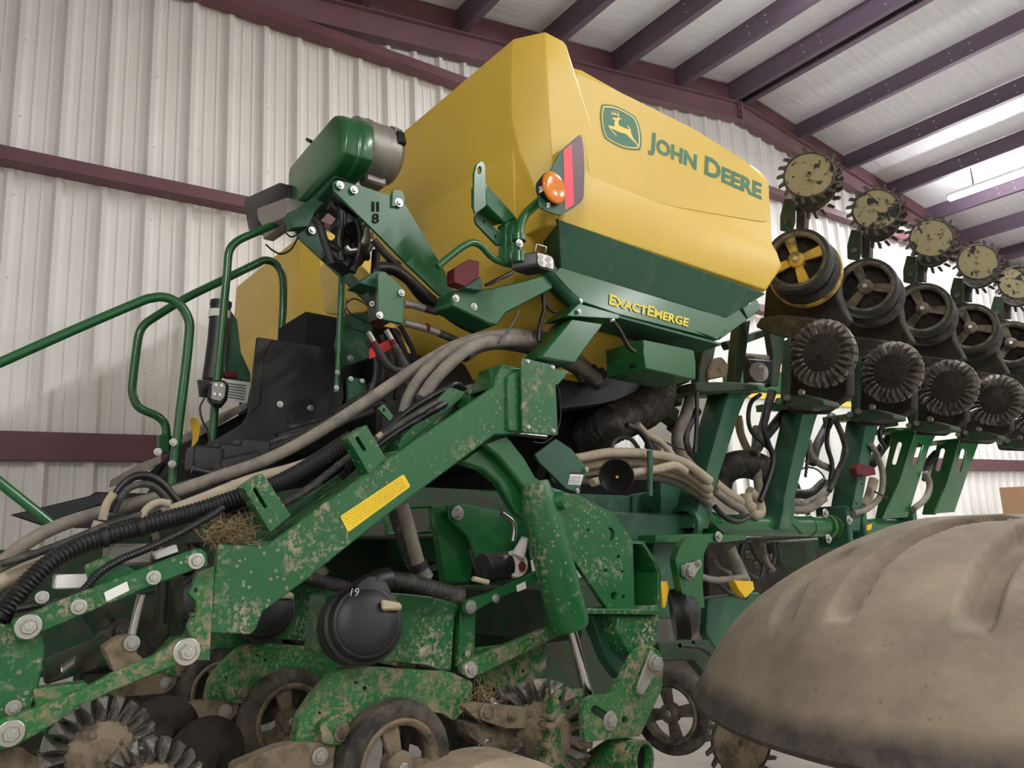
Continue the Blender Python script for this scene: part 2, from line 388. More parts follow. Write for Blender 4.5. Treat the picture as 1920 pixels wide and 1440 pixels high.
def lettering(name, text, quad, at, m, parent, caps=True, bold=.025, scale=.82, plane='y', lift=.002, space=1.0):
    """flat print: text laid into the quad TL, BL, BR, TR (of a full capital) on a plane"""
    cu = bpy.data.curves.new(name, 'FONT'); cu.body = text; cu.size = 1; cu.offset = bold; cu.resolution_u = 3; cu.space_character = space
    if caps:
        cu.small_caps_scale = scale
        for i, ch in enumerate(text):
            if ch.islower(): cu.body_format[i].use_small_caps = True
    o = bpy.data.objects.new(name, cu); COL.objects.link(o); bpy.context.view_layer.update()
    me = o.evaluated_get(bpy.context.evaluated_depsgraph_get()).to_mesh()
    V = [tuple(v.co[:2]) for v in me.vertices]; Fc = [tuple(p.vertices) for p in me.polygons]
    COL.objects.unlink(o); bpy.data.objects.remove(o)
    x0 = min(v[0] for v in V); x1 = max(v[0] for v in V); y0 = 0; y1 = max(v[1] for v in V)
    H = homog([(x0, y1), (x0, y0), (x1, y0), (x1, y1)], quad)
    on = {'y': ony, 'x': onx}[plane]; g = G(); g.add([on(*H(*v), at-lift) for v in V], Fc)
    return mk(name, g, m, parent, smooth=False)

# ================================================================== THE SHED
WY = 6.273                                   # gable wall plane
RX, RZ, SL = 8.78, 7.60, .138                # ridge position, ceiling height there, roof slope
X0, X1, Y0 = -4.2, 22.2, -11.0
def roofz(x): return RZ-abs(x-RX)*SL
# floor
g = G().box(((X0+X1)/2, (WY+Y0)/2, -.05), (X1-X0+.4, WY-Y0+.4, .1)); fl = mk('floor', g, 'concrete', smooth=False); fl['kind'] = 'structure'; fl['label'] = 'dusty grey concrete shed floor'
# ceiling: two slopes of white vinyl-faced insulation
g = G()
for a, b in ((X0, RX), (RX, X1)):
    n = 14
    for i in range(n):
        xa, xb = a+(b-a)*i/n, a+(b-a)*(i+1)/n
        g.add([(xa, Y0, roofz(xa)), (xb, Y0, roofz(xb)), (xb, WY+.1, roofz(xb)), (xa, WY+.1, roofz(xa))], [(0, 1, 2, 3)])
g2 = G(); g2.v = g.v; g2.f = g.f
ce = mk('ceiling', g2, 'insulation', smooth=False); ce['kind'] = 'structure'; ce['label'] = 'white insulation blanket under the sloping roof'
# side and rear walls, plain
def wallbox(name, c, s):
    o = mk(name, G().box(c, s), 'wall_metal', smooth=False); o['kind'] = 'structure'; return o
wallbox('wall_left', (X0-.05, (WY+Y0)/2, roofz(X0)/2), (.1, WY-Y0, roofz(X0)))
wallbox('wall_right', (X1+.05, (WY+Y0)/2, roofz(X1)/2), (.1, WY-Y0, roofz(X1)))
wb = G(); wb.prism([(X0, Y0, 0), (X1, Y0, 0), (X1, Y0, roofz(X1)), (RX, Y0, RZ), (X0, Y0, roofz(X0))], (0, -.1, 0)); o = mk('wall_front', wb, 'wall_metal', smooth=False); o['kind'] = 'structure'
# gable wall: ribbed steel sheets, one sheet = three 305 mm ribs
RIB0 = .2009-.022
def sheet_profile(x):
    """front of the sheet along x: major rib (towards the room) at each pitch, two small ribs between"""
    P = [(-.046, 0), (-.022, .046), (.016, .046), (.05, 0), (.092, 0), (.098, .007), (.112, .007), (.118, 0), (.186, 0), (.192, .007), (.206, .007), (.212, 0)]
    return [(x+a, b) for a, b in P]
wall = None
pitch = .3048
panels = []
nrib = int((X1-X0)/pitch)+2; k0 = int((X0-RIB0)/pitch)
root = mk('wall_back', G().box(((X0+X1)/2, WY+.09, roofz(RX)/4), (X1-X0, .02, roofz(RX)/2)), 'wall_metal', smooth=False)
root['kind'] = 'structure'; root['label'] = 'off-white ribbed steel gable wall behind the planter'
for s in range(k0, k0+nrib, 3):
    pts = []
    for r in range(3): pts += sheet_profile(RIB0+(s+r)*pitch)
    pts.append((RIB0+(s+3)*pitch-.046, 0))
    if pts[0][0] < X0-1 or pts[-1][0] > X1+.95: continue
    g = G(); n = len(pts)
    g.add([(x, WY-d, 0) for x, d in pts]+[(x, WY-d, roofz(x)+.05) for x, d in pts], [(i, i+1, n+i+1, n+i) for i in range(n-1)])
    mk('wall_sheet', g, 'wall_metal', root, ang=20)
# sheet screws along the girts and lap seams (small, joined)
g = G()
for k in range(0, 45):
    x = RIB0+k*pitch
    if k % 3 == 0:
        for z in [i*.62+.25 for i in range(11)]:
            if z < roofz(x)-.3: g.lathe([(.008, 0), (.006, .008)], (x+.022, WY-.034, z), (0, -1, 0), 6)
mk('sheet_screw', g, 'screw', root, kind='stuff')
# girts: C-channels bolted along the wall
for z in (2.155, 4.22, 6.06):
    h, d = .19 if z < 3 else .10, .09
    xa, xb = X0, X1
    if z > 5: xa, xb = RX-(RZ-.35-z)/SL+.2, X1
    g = G(); y1 = WY-.034; t = .012; hh = .2 if z < 3 else .17
    # channel: web vertical towards the room, flanges back to the wall
    zb, zt = z-hh/2, z+hh/2; pr = [(y1, zb), (y1-.06, zb), (y1-.06, zt), (y1, zt), (y1, zt-t), (y1-.06+t, zt-t), (y1-.06+t, zb+t), (y1, zb+t)]
    if z > 3: zb, zt = z-.055, z+.05; pr = [(y1, zb), (y1-.15, zb), (y1-.15, zb+.05), (y1-.15+t, zb+.05), (y1-.15+t, zb+t), (y1, zb+t)]
    if z > 3: pr = [(y1, zb), (y1-.15, zb), (y1-.15, zt), (y1-.15+t, zt), (y1-.15+t, zb+t), (y1, zb+t)]
    g.prism([(xa, a, b) for a, b in pr], (xb-xa, 0, 0))
    mk('girt', g, 'maroon', root, bev=.004)
# end rafter: I-beam following the roof slope in front of the wall
RD = .28
def rafter(xa, xb, nm):
    ya, yb = WY-.16, WY-.04
    g = G()
    def bar(dz0, dz1, y0, y1):
        g.hexa([(xa, y0, roofz(xa)+dz0), (xa, y1, roofz(xa)+dz0), (xa, y1, roofz(xa)+dz1), (xa, y0, roofz(xa)+dz1)], [(xb, y0, roofz(xb)+dz0), (xb, y1, roofz(xb)+dz0), (xb, y1, roofz(xb)+dz1), (xb, y0, roofz(xb)+dz1)])
    bar(-.305, -.292, ya, yb); bar(-.58, -.565, ya, yb); bar(-.565, -.305, (ya+yb)/2-.005, (ya+yb)/2+.015)
    return mk('rafter', g, 'maroon_rafter', root, bev=.003)
rafter(X0, RX, 0); rafter(RX, X1, 1)
g = G().box((RX, WY-.1, RZ-.435), (.03, .15, .30)); mk('ridge_plate', g, 'maroon_rafter', root)
for sx in (-1, 1):
    for zz in (-.05, -.14, -.23, -.32):
        gg = G().lathe([(.014, 0), (.014, .012)], (RX+sx*.02, WY-.14, RZ-.26+zz+.0), (sx, 0, 0), 6); mk('bolt', gg, 'screw', root)
# dark closure strip between rafter and roof
g = G()
for a, b in ((X0, RX), (RX, X1)):
    g.hexa([(a, WY-.09, roofz(a)-.295), (a, WY-.05, roofz(a)-.295), (a, WY-.05, roofz(a)-.01), (a, WY-.09, roofz(a)-.01)], [(b, WY-.09, roofz(b)-.295), (b, WY-.05, roofz(b)-.295), (b, WY-.05, roofz(b)-.01), (b, WY-.09, roofz(b)-.01)])
mk('closure_strip', g, 'maroon', root)
# purlins: Z-sections hung under the insulation, running front to back
pxs = [RX-.16-1.15*i for i in range(12)]+[RX+.15+1.30*i for i in range(11)]
for x in pxs:
    if not (X0+.1 < x < X1-.1): continue
    zt = roofz(x)-.004; s = 1 if x < RX else -1; t = .008
    pr = [(x, zt), (x, zt-.22), (x+s*.075, zt-.22-.012*0), (x+s*.075, zt-.205), (x+s*.012, zt-.205), (x+s*.012, zt)]
    pr = [(x-s*.0, zt), (x-s*.0, zt-.285), (x+s*.09, zt-.285), (x+s*.09, zt-.26), (x+s*.08, zt-.26), (x+s*.08, zt-.273), (x+s*.01, zt-.273), (x+s*.01, zt)]
    g = G().prism([(a, Y0+.02, b) for a, b in pr], (0, WY-.04-Y0, 0))
    p = mk('purlin', g, 'purlin', ce, bev=.003)
    # pairs of lap bolts
    g = G()
    for yy in (5.0, 4.75, 3.9, 3.65, 1.2, .95, -.3):
        for dz in (-.09, -.20):
            for sd in (-1, 1): g.lathe([(.011, 0), (.011, .01)], (x+(-.001 if sd < 0 else .011) if s > 0 else x+(.001 if sd > 0 else -.011), yy+dz*.15, zt+dz), (sd, 0, 0), 6)
    mk('lap_bolt', g, 'screw', p, kind='stuff')
# fluorescent strip lights under the purlins
def strip(x, y, label, k=1.):
    z = roofz(x)-.50
    r = empty('fluorescent_light', (x, y, z+.06)); tag(r, label, 'light', 'fluorescent strip lights under the roof')
    a = math.atan(SL)*(1 if x < RX else -1)
    rot = Matrix.Rotation(-a, 3, 'Y')
    g = G().box((x, y, z+.03), (.10, 2.44, .05), rot); mk('housing', g, 'fixture_white', r, bev=.006)
    for dx in (-.045, .045): mk('tube', G().tube([(x+dx, y-1.18, z-.035), (x+dx, y+1.18, z-.035)], .017, 10), 'tube_glow' if k == 1 else 'tube_old', r)
    for e in (-1, 1): mk('lamp_holder', G().box((x, y+e*1.2, z-.022), (.13, .03, .06), rot), 'fixture_white', r, bev=.004)
    for e in (-1, 1): mk('hanger', G().box((x, y+e*.8, z+.26), (.02, .02, .44)), 'steel', r)
    ld = bpy.data.lights.new('strip_light', 'AREA'); ld.shape = 'RECTANGLE'; ld.size = .16; ld.size_y = 2.3; ld.energy = LAMP_W*k; ld.color = (1, .995, .99)
    lo = bpy.data.objects.new('strip_light', ld); COL.objects.link(lo); lo.parent = r; lo.location = (0, 0, -.13)
    return r
for x, y, l in ((13.1, 4.15, 'glowing fluorescent strip light under the roof, beside the spiked closing wheels'),
                (13.1, -1.6, 'fluorescent strip light further back in the right row, over the shed bay'),
                (13.1, -7.2, 'fluorescent strip light at the near end of the right row'),
                (6.6, 2.6, 'fluorescent strip light in the left row, above the seed tank'),
                (6.0, -3.0, 'fluorescent strip light in the left row, behind the photographer'),
                (6.0, -8.2, 'fluorescent strip light at the near end of the left row'),
                (-2.5, -3.0, 'added fill strip light near the left side wall')):  # extra lamp, added to brighten the rear of the tank
    strip(x, y, l)

# ================================================================== THE PLANTER
PL = empty('row_crop_planter', PO); PL.rotation_euler = MROT.to_euler()
ABS[PL] = PO.copy()
tag(PL, 'green folded row-crop planter with yellow seed tanks, parked in the steel shed', 'planter')

# ------------------------------------------------------------------ seed tanks
def rrect(x0, x1, y0, y1, r, z, seg=4):
    out = []
    for cx, cy, a in ((x1-r, y0+r, -90), (x1-r, y1-r, 0), (x0+r, y1-r, 90), (x0+r, y0+r, 180)):
        for k in range(seg+1):
            t = R_(a+90*k/seg); xx = cx+r*math.cos(t); out.append(Vector((xx, cy+r*math.sin(t), z(xx) if callable(z) else z)))
    return out
def top(dz):
    K = [(1.6, 3.40), (1.82, 3.385), (2.2, 3.402), (2.65, 3.40), (2.9, 3.375), (3.1, 3.345), (3.25, 3.31), (3.34, 3.28)]
    def f(x):
        for (a, za), (b, zb) in zip(K, K[1:]):
            if x <= b: t = max(0, (x-a)/(b-a)); return za+(zb-za)*t+dz
        return K[-1][1]+dz
    return f
def tank(dy, flip=False):
    g = G()
    secs = [rrect(1.95, 3.15, 2.36, 3.46, .10, top(.03)), rrect(1.84, 3.26, 2.235, 3.585, .10, top(.004)), rrect(1.82, 3.30, 2.212, 3.61, .09, top(-.016)), rrect(1.81, 3.312, 2.203, 3.62, .08, top(-.05)),
            rrect(1.79, 3.29, 2.2, 3.62, .07, 2.96), rrect(1.785, 3.275, 2.199, 3.62, .06, 2.90), rrect(1.78, 3.30, 2.194, 3.63, .05, 2.86),
            rrect(1.765, 3.325, 2.19, 3.64, .05, 2.79), rrect(1.745, 3.17, 2.2, 3.62, .04, 2.63), rrect(1.76, 3.14, 2.24, 3.58, .04, 2.62),
            rrect(1.80, 3.05, 2.36, 3.45, .1, 2.60), rrect(1.85, 2.8, 2.44, 3.4, .12, 2.36), rrect(1.95, 2.6, 2.62, 3.2, .12, 2.22), rrect(2.1, 2.4, 2.8, 3.0, .09, 2.12)]
    g.loft(secs)
    # raised rear corner of the tank, tapering into the side
    def sec(z, a, b, c, cb): return [Vector((c[0]+.12, c[1]+.10, z)), Vector((c[0], c[1], z)), Vector((b[0], b[1], z)), Vector((a[0], a[1], z)), Vector((a[0], 3.52, z)), Vector((b[0], 3.63, z)), Vector((c[0], 3.63, z)), Vector((c[0]+.12, 3.53, z))]
    L = [(3.462, (1.66, 2.36), (1.72, 2.25), (1.79, 2.25)), (3.455, (1.62, 2.31), (1.695, 2.195), (1.795, 2.195)), (3.43, (1.605, 2.30), (1.687, 2.182), (1.80, 2.182)), (3.25, (1.603, 2.31), (1.69, 2.184), (1.88, 2.188)),
         (3.08, (1.603, 2.31), (1.70, 2.188), (1.96, 2.197)), (2.92, (1.625, 2.285), (1.715, 2.192), (2.04, 2.202)), (2.80, (1.66, 2.255), (1.73, 2.196), (2.08, 2.21)), (2.68, (1.70, 2.24), (1.745, 2.21), (2.1, 2.23)), (2.62, (1.72, 2.24), (1.76, 2.22), (2.1, 2.24))]
    g.loft([sec(z, a, b, c, 0) for z, a, b, c in L])
    # lower rear hopper face, running down behind the brackets
    g.loft([[Vector((1.64, y, 2.86)) if 0 else Vector(p) for p in q] for y in (0,) for q in (
        [(1.62, 2.32, 2.95), (1.62, 3.5, 2.95), (1.9, 3.5, 2.95), (1.9, 2.32, 2.95)], [(1.64, 2.34, 2.7), (1.64, 3.5, 2.7), (1.9, 3.5, 2.7), (1.9, 2.34, 2.7)],
        [(1.72, 2.46, 2.4), (1.72, 3.38, 2.4), (2.0, 3.38, 2.4), (2.0, 2.46, 2.4)], [(1.9, 2.62, 2.14), (1.9, 3.22, 2.14), (2.2, 3.22, 2.14), (2.2, 2.62, 2.14)])])
    if flip:
        for v in g.v: v.y = 2*(2.2+.71)-v.y
    for v in g.v: v.y += dy; v.z -= .055*dy
    return g
tk = mk('seed_tank', tank(0), 'yellow_tank', PL, bev=.012, seg=3, ang=32, label='near yellow seed tank with green lettering')
# raised label panel on the side of the tank
plate('label_panel', rp([(1078, 135), (1180, 180), (1300, 240), (1400, 302), (1443, 347), (1441, 416), (1425, 416), (1260, 388), (1108, 352)], 8), 2.196, .02, 'yellow_tank', tk, bev=.004)
lettering('lettering', 'John Deere', [(1218, 245), (1216, 277), (1428, 373), (1429, 338)], 2.196, 'tank_green', tk, bold=.03, scale=.80)
Z12 = lambda l: [(1110+a/12, 180+b/12) for a, b in l]
bd = Z12([(215, 190), (330, 185), (450, 198), (600, 245), (760, 325), (900, 410), (985, 475), (1050, 610), (1095, 780), (1117, 960), (1112, 1110), (1085, 1215), (960, 1220), (830, 1205), (680, 1170), (540, 1110), (400, 1030), (295, 955), (240, 820), (205, 660), (185, 480), (190, 330)])
def inset(pts, k):
    cx = sum(p[0] for p in pts)/len(pts); cy = sum(p[1] for p in pts)/len(pts)
    return [(cx+(x-cx)*k, cy+(y-cy)*k) for x, y in pts]
def decal(name, pts, lift, m, parent, at=2.196):
    g = G(); g.add([ony(*p, at-lift) for p in pts], [tuple(range(len(pts)))]); return mk(name, g, m, parent, smooth=False)
eb = decal('emblem', bd, .0015, 'tank_green', tk)
decal('emblem_border', inset(bd, .925), .0022, 'decal_yellow', eb); decal('emblem_field', inset(bd, .865), .0029, 'tank_green', eb)
deer = Z12([(360, 665), (400, 660), (500, 690), (505, 600), (520, 540), (475, 525), (445, 490), (500, 485), (560, 495), (585, 480), (585, 440), (540, 430), (480, 415), (425, 425), (420, 408), (470, 400), (425, 355), (440, 350), (500, 395), (525, 405), (490, 345), (502, 342), (545, 410), (585, 420), (555, 345), (568, 340), (605, 410), (610, 495), (675, 510), (670, 520), (610, 528), (598, 560), (600, 640), (625, 675), (700, 705), (770, 735), (835, 760), (790, 655), (800, 650), (850, 715), (880, 775), (870, 800), (900, 880), (930, 950), (990, 1030), (1045, 1130), (1030, 1135), (970, 1050), (900, 985), (830, 920), (765, 855), (700, 840), (600, 810), (520, 765), (450, 735), (425, 728), (480, 800), (530, 850), (558, 890), (545, 893), (500, 850), (440, 780), (395, 715)])
g = G(); v3 = [ony(*p, 2.196-.0036) for p in deer]; tri = tessellate_polygon([[Vector((p[0], -p[1], 0)) for p in deer]]); g.add(v3, [tuple(t) for t in tri]); mk('leaping_deer', g, 'decal_yellow', eb, smooth=False)
# far tank
t2 = mk('seed_tank', tank(2.18), 'yellow_tank', PL, bev=.012, seg=3, ang=32, label='far yellow seed tank, partly hidden behind the rear platform')
plate('tank_relief', rp([(596, 500), (640, 470), (690, 520), (690, 585), (605, 590)], 12), 1.56, .05, 'yellow_tank', t2, bev=.015, plane='x', seg=3)
# ------------------------------------------------------------------ cradle under the near tank, carrying yellow lettering
# sloping shield from the tank edge in to the beam
sh = [ony(1047, 411, 2.2), ony(1436, 551, 2.2), ony(1362, 596, 2.285), ony(1052, 503, 2.285)]
g = G().prism(sh, (0, .02, .012)); cr = mk('tank_cradle', g, 'green_dull', PL, bev=.002, label='green sloping shield below the tank')
lf = [ony(1047, 411, 2.2), ony(1052, 503, 2.285), ony(1028, 478, 2.36), ony(1010, 433, 2.36)]
mk('end_return', G().prism(lf, (.012, .012, 0)), 'green_dull', cr, bev=.001)
bm_ = plate('cradle_beam', [(1050, 500), (1363, 596), (1364, 618), (1346, 637), (1160, 590), (1092, 566), (1064, 540), (1040, 512)], 2.285, .10, 'green', None, bev=.004)
lettering('lettering', 'ExactEmerge', [(1144, 551), (1142, 570), (1290, 612), (1293, 594)], 2.285, 'text_yellow', bm_, bold=.03, scale=.80, lift=.004)
hose('end_tube', [(1012, 488), (1048, 530), (1082, 572)], 15, 'green_dull', 2.32, bm_, res=2, n=14)
mk('bottom_flange', G().hexa([ony(1062, 592, 2.26), ony(1086, 569, 2.26), ony(1162, 590, 2.26), ony(1160, 598, 2.26)], [ony(1062, 592, 2.26)+Vector((0, .14, 0)), ony(1086, 569, 2.26)+Vector((0, .14, 0)), ony(1162, 590, 2.26)+Vector((0, .14, 0)), ony(1160, 598, 2.26)+Vector((0, .14, 0))]), 'green', bm_, bev=.002)
a = ony(1160, 591, 2.27); b = ony(1352, 643, 2.27)
mk('lower_lip', G().hexa([a, b, b+Vector((0, 0, -.012)), a+Vector((0, 0, -.012))], [a+Vector((0, .2, 0)), b+Vector((.03, .2, 0)), b+Vector((.03, .2, -.012)), a+Vector((0, .2, -.012))]), 'green_dull', bm_, bev=.001)
plate('end_bracket', [(1355, 595), (1386, 579), (1402, 600), (1364, 627), (1350, 637)], 2.30, .06, 'green', bm_, bev=.004)
plate('end_bracket', [(1392, 577), (1420, 561), (1427, 580), (1403, 598)], 2.34, .06, 'green', bm_, bev=.004)
mk('slot', G().prism([ony(*p, 2.284) for p in [(1306, 621), (1312, 623), (1340, 633), (1334, 634)]], (0, -.001, 0)), 'dark_void', bm_)
bolt(1086, 584, 2.25, 3, bm_); bolt(1089, 564, 2.28, 3, bm_); bolt(1148, 600, 2.27, 4, bm_)
# short leg from the flange down to the frame
lg = plate('support_leg', [(1072, 596), (1134, 606), (1079, 682), (1010, 671)], 2.28, .12, 'green', None, bev=.008)
# ------------------------------------------------------------------ control box
q = [ony(*p, 2.28) for p in [(1206, 636), (1301, 656), (1305, 680), (1305, 712), (1210, 691)]]
cb = mk('control_box', G().prism(q, (0, .235, 0)), 'green_clean', PL, bev=.004)
mk('latch', G().box(onx(1186, 685, q[0].x-.004), (.01, .03, .018)), 'black_plastic', cb)
# ------------------------------------------------------------------ cross beam carrying lamps, left of the cradle
cbm = plate('lamp_beam', [(848, 545), (885, 538), (915, 541), (985, 525), (1028, 512), (1042, 520), (1036, 542), (1020, 550), (950, 587), (932, 610), (917, 607), (847, 573)], 2.32, .12, 'green', None, bev=.006)
bolt(855, 559, 2.32, 4.5, cbm); bolt(889, 575, 2.32, 4.5, cbm)
sb = plate('lashing_strap', [(889, 325), (893, 309), (899, 303), (905, 302), (910, 309), (912, 386), (892, 401), (889, 393)], 2.20, .012, 'green', None, bev=.003, holes=[ell(899, 319, 3.5, 7, 12, .15)])
g = G().hexa([ony(911, 342, 2.20), ony(911, 383, 2.20), ony(946, 419, 2.215), ony(969, 407, 2.215)], [p+Vector((0.0, .10, 0.02)) for p in (ony(911, 342, 2.20), ony(911, 383, 2.20), ony(946, 419, 2.215), ony(969, 407, 2.215))]); mk('strap_beam', g, 'green', sb, bev=.005)
plate('strap_foot', rp([(890, 404), (899, 399), (942, 441), (943, 457), (933, 461), (892, 418)], 4), 2.25, .012, 'green_dull', sb, bev=.002)
for p in ((907, 415), (929, 443)): mk('slot_hole', G().prism([ony(*q_, 2.2495) for q_ in ell(*p, 2, 3.5, 8)], (0, -.001, 0)), 'dark_void', sb)
lpst = plate('lamp_post', [(947, 417), (970, 406), (972, 497), (949, 490)], 2.22, .05, 'green', None, bev=.004)
tie = hose('brace_tube', [(820, 500), (843, 481), (867, 463), (886, 455), (903, 462), (920, 480), (938, 490), (962, 489)], 6.5, 'green', 2.24, res=5, n=12)
la = hose('lamp_arm', [(972, 492), (972, 455), (975, 425), (983, 405), (998, 389), (1018, 372)], 8.5, 'green', 2.18, res=5, n=14)
hose('collar', [(973, 452), (973, 441)], 13, 'green', 2.18, la, res=1, n=16); hose('collar', [(974, 493), (974, 474)], 13, 'green', 2.18, la, res=1, n=16)
bolt(974, 456, 2.15, 5, la)
# ------------------------------------------------------------------ amber marker lamp on its reflector plate
Z8 = lambda l: [(980+a/8, 240+b/8) for a, b in l]
mp = plate('marker_plate', rp(Z8([(860, 98), (890, 130), (915, 300), (930, 620), (918, 1040), (880, 1110), (740, 1215), (560, 1308), (380, 1255), (250, 1190), (235, 900), (255, 780), (375, 715), (545, 385), (620, 300)]), 4), 2.12, .006, 'green_dull', None, bev=.001, label='dark reflector plate with red stripe')
decal('red_stripe', Z8([(610, 330), (738, 232), (770, 1145), (635, 1235)]), .001, 'red_tape', mp, 2.12)
decal('purple_stripe', Z8([(740, 232), (855, 105), (885, 140), (910, 300), (905, 1060), (870, 1105), (772, 1145)]), .0008, 'purple_tape', mp, 2.12)
c = ony(1039, 352, 2.10); rr = 30*mpx(c)
ax = Vector((.12, -.99, 0)).normalized()
am = mk('amber_lens', G().lathe([(rr*.97, -.012), (rr, -.004), (rr, .003), (rr*.93, .008), (rr*.7, .012), (rr*.35, .014), (rr*.05, .015)], c, ax, 28), 'amber', mp, ang=50)
mk('lamp_bezel', G().lathe([(rr*.8, -.05), (rr*1.02, -.012), (rr*1.02, -.004)], c, ax, 24), 'black_plastic', mp)
plate('bezel_clip', Z8([(250, 875), (300, 870), (330, 940), (265, 975)]), 2.095, .01, 'chrome', mp, bev=.001); plate('bezel_clip', Z8([(355, 1120), (415, 1115), (415, 1185), (370, 1205)]), 2.095, .01, 'chrome', mp, bev=.001)
# ------------------------------------------------------------------ square work lamp
Z4 = lambda l: [(960+a/4, 380+b/4) for a, b in l]
fq = [ony(*p, 2.12) for p in rp(Z4([(180, 365), (290, 395), (318, 425), (322, 505), (300, 520), (200, 485), (182, 460)]), 3)]
wl = mk('work_lamp', G().prism(fq, (-.055, .075, -.006)), 'black_plastic', PL, bev=.004)
mk('lamp_glass', G().prism([ony(*p, 2.119) for p in rp(Z4([(190, 378), (285, 405), (306, 428), (308, 500), (205, 474), (192, 455)]), 2)], (0, -.003, 0)), 'led_white', wl)
for a_, b_ in ((213, 408), (270, 424), (215, 453), (272, 470)): mk('reflector_cup', G().prism([ony(*p, 2.1155) for p in ell(960+a_/4, 380+b_/4, 5, 5.2, 12)], (0, -.0015, 0)), 'cast_grey', wl)
hose('lamp_yoke', [(1002, 474), (1006, 458), (1024, 463), (1023, 474)], 1.6, 'chrome', 2.14, wl, res=1, n=6)
# ------------------------------------------------------------------ red tail lamp
tl = mk('tail_lamp', G().prism([ony(*p, 2.26) for p in rp([(852, 503), (880, 486), (899, 490), (898, 517), (873, 537), (852, 529)], 2)], (0, .05, 0)), 'red_lens', PL, bev=.003)
plate('lamp_foot', [(868, 540), (880, 532), (900, 518), (905, 528), (905, 545)], 2.29, .03, 'green_dull', tl)
# ------------------------------------------------------------------ blower drive on the rear of the tank
ZM = lambda l: [(420+a/4.8, 180+b/4.8) for a, b in l]
XG = 1.0
face = ZM([(590, 650), (700, 515), (860, 330), (960, 210), (990, 182), (1025, 182), (1045, 215), (1052, 330), (1035, 480), (1000, 560), (950, 630), (800, 780), (572, 1035), (575, 840), (582, 700)])
rim = ZM([(580, 655), (690, 505), (855, 315), (955, 190), (995, 160), (1040, 165), (1065, 205), (1072, 330), (1055, 495), (1015, 580), (965, 655), (815, 805), (560, 1075), (560, 840), (568, 700)])
A_ = [onx(*p, XG) for p in face]; B_ = [onx(*p, XG)+Vector((.02, 0, 0)) for p in rim]; C_ = [p+Vector((.045, 0, 0)) for p in B_]
cc_ = sum(C_, Vector())/len(C_)
D_ = [cc_+(p-cc_)*1.045+Vector((.012, 0, 0)) for p in C_]; E_ = [p+Vector((.055, 0, 0)) for p in D_]
g = G().loft([A_, B_, C_, D_, E_]); guard = mk('belt_guard', g, 'green_clean', PL, bev=.006, seg=2, ang=45, label='green rounded belt guard on the blower drive')
mk('guard_knob', G().tube([onx(576, 262, XG+.05), onx(584, 266, XG+.05)], .008, 10), 'black_plastic', guard)
mk('guard_lip', G().prism([onx(*p, XG+.03) for p in [(541, 398), (620, 312), (628, 330), (612, 352), (560, 412), (545, 412)]], (.09, 0, 0)), 'green_dull', guard, bev=.006)
# alternator behind the guard
mc = onx(660, 275, XG+.12); mr = .125
axm = Vector((1, 0, 0))
alt = mk('alternator', G().lathe([(mr, -.01), (mr, .03), (mr*1.03, .032), (mr*1.03, .05), (mr, .052), (mr, .115), (mr*1.02, .118), (mr*1.02, .13), (mr*.99, .132), (mr*.97, .17), (mr*.85, .19)], mc, axm, 32), 'cast_grey', PL, ang=30)
mk('alternator_foot', G().box(mc+Vector((.10, 0, -.125)), (.10, .07, .05)), 'cast_grey', alt, bev=.01)
for k in range(5):
    a = R_(-70+35*k); d = Vector((0, math.sin(a)*-1, math.cos(a)))
    rot = Matrix.Rotation(a, 3, 'X')
    mk('end_cover', G().box(mc+Vector((.165, 0, 0))+Vector((0, -math.sin(a), math.cos(a)))*mr*.93, (.035, mr*.52, .035), rot), 'black_plastic' if k in (0, 4) else 'cast_grey', alt, bev=.004)
# left: hydraulic motor with a black cover
bx_ = [onx(*p, XG-.02) for p in ZM([(172, 955), (205, 908), (495, 776), (575, 798), (572, 1000), (330, 1120), (335, 1190), (240, 1230), (215, 1200)])]
mcv = mk('motor_cover', G().prism(bx_, (.08, 0, 0)), 'black_plastic', PL, bev=.008, seg=2)
p0 = onx(*ZM([(310, 1080)])[0], XG-.06); mm = [onx(*p, XG-.07) for p in ZM([(285, 1010), (350, 985), (560, 905), (572, 1080), (340, 1180), (300, 1110)])]
mk('drive_motor', G().prism(mm, (.10, 0, 0)), 'cast_grey', PL, bev=.012, seg=2)
mk('motor_flange', G().prism([onx(*p, XG-.03) for p in ZM([(345, 1180), (560, 1080), (575, 1130), (350, 1290)])], (.05, 0, 0)), 'cast_grey', mcv, bev=.004)
hose('cable', [(498, 458), (512, 470), (528, 476), (545, 468), (556, 450), (559, 440)], 1.6, 'hose_black', 3.0, res=5, n=6)
hose('cable', [(534, 434), (545, 444), (558, 440)], 1.4, 'hose_black', 3.0, res=4, n=6)
# long side plates carrying the drive
dp = plate('drive_plate', [(625, 342), (632, 337), (650, 341), (733, 366), (760, 383), (800, 448), (852, 541), (846, 570), (822, 552), (765, 497), (710, 441), (627, 359)], 2.52, .012, 'green', None, bev=.002)
plate('plate_ear', rp([(736, 356), (752, 355), (760, 370), (759, 383), (735, 388)], 4), 2.51, .012, 'green', dp)
for x, y, r in ((638, 347, 5), (664, 356, 5), (748, 380, 5.5)): bolt(x, y, 2.51, r, dp)
lettering('stencil', '8', [(697, 400), (697, 418), (711, 418), (711, 400)], 2.519, 'dark_void', dp, caps=False, lift=.0015); lettering('stencil', 'II', [(697, 378), (697, 396), (711, 396), (711, 378)], 2.519, 'dark_void', dp, caps=False, lift=.0015)
plate('drive_plate', [(541, 405), (560, 400), (592, 420), (612, 446), (640, 492), (692, 545), (712, 570), (705, 588), (690, 569), (635, 516), (560, 446)], 2.95, .012, 'green_dull', None, bev=.002)
for x, y in ((560, 423), (585, 432), (556, 408)): bolt(x, y, 2.94, 4.5)
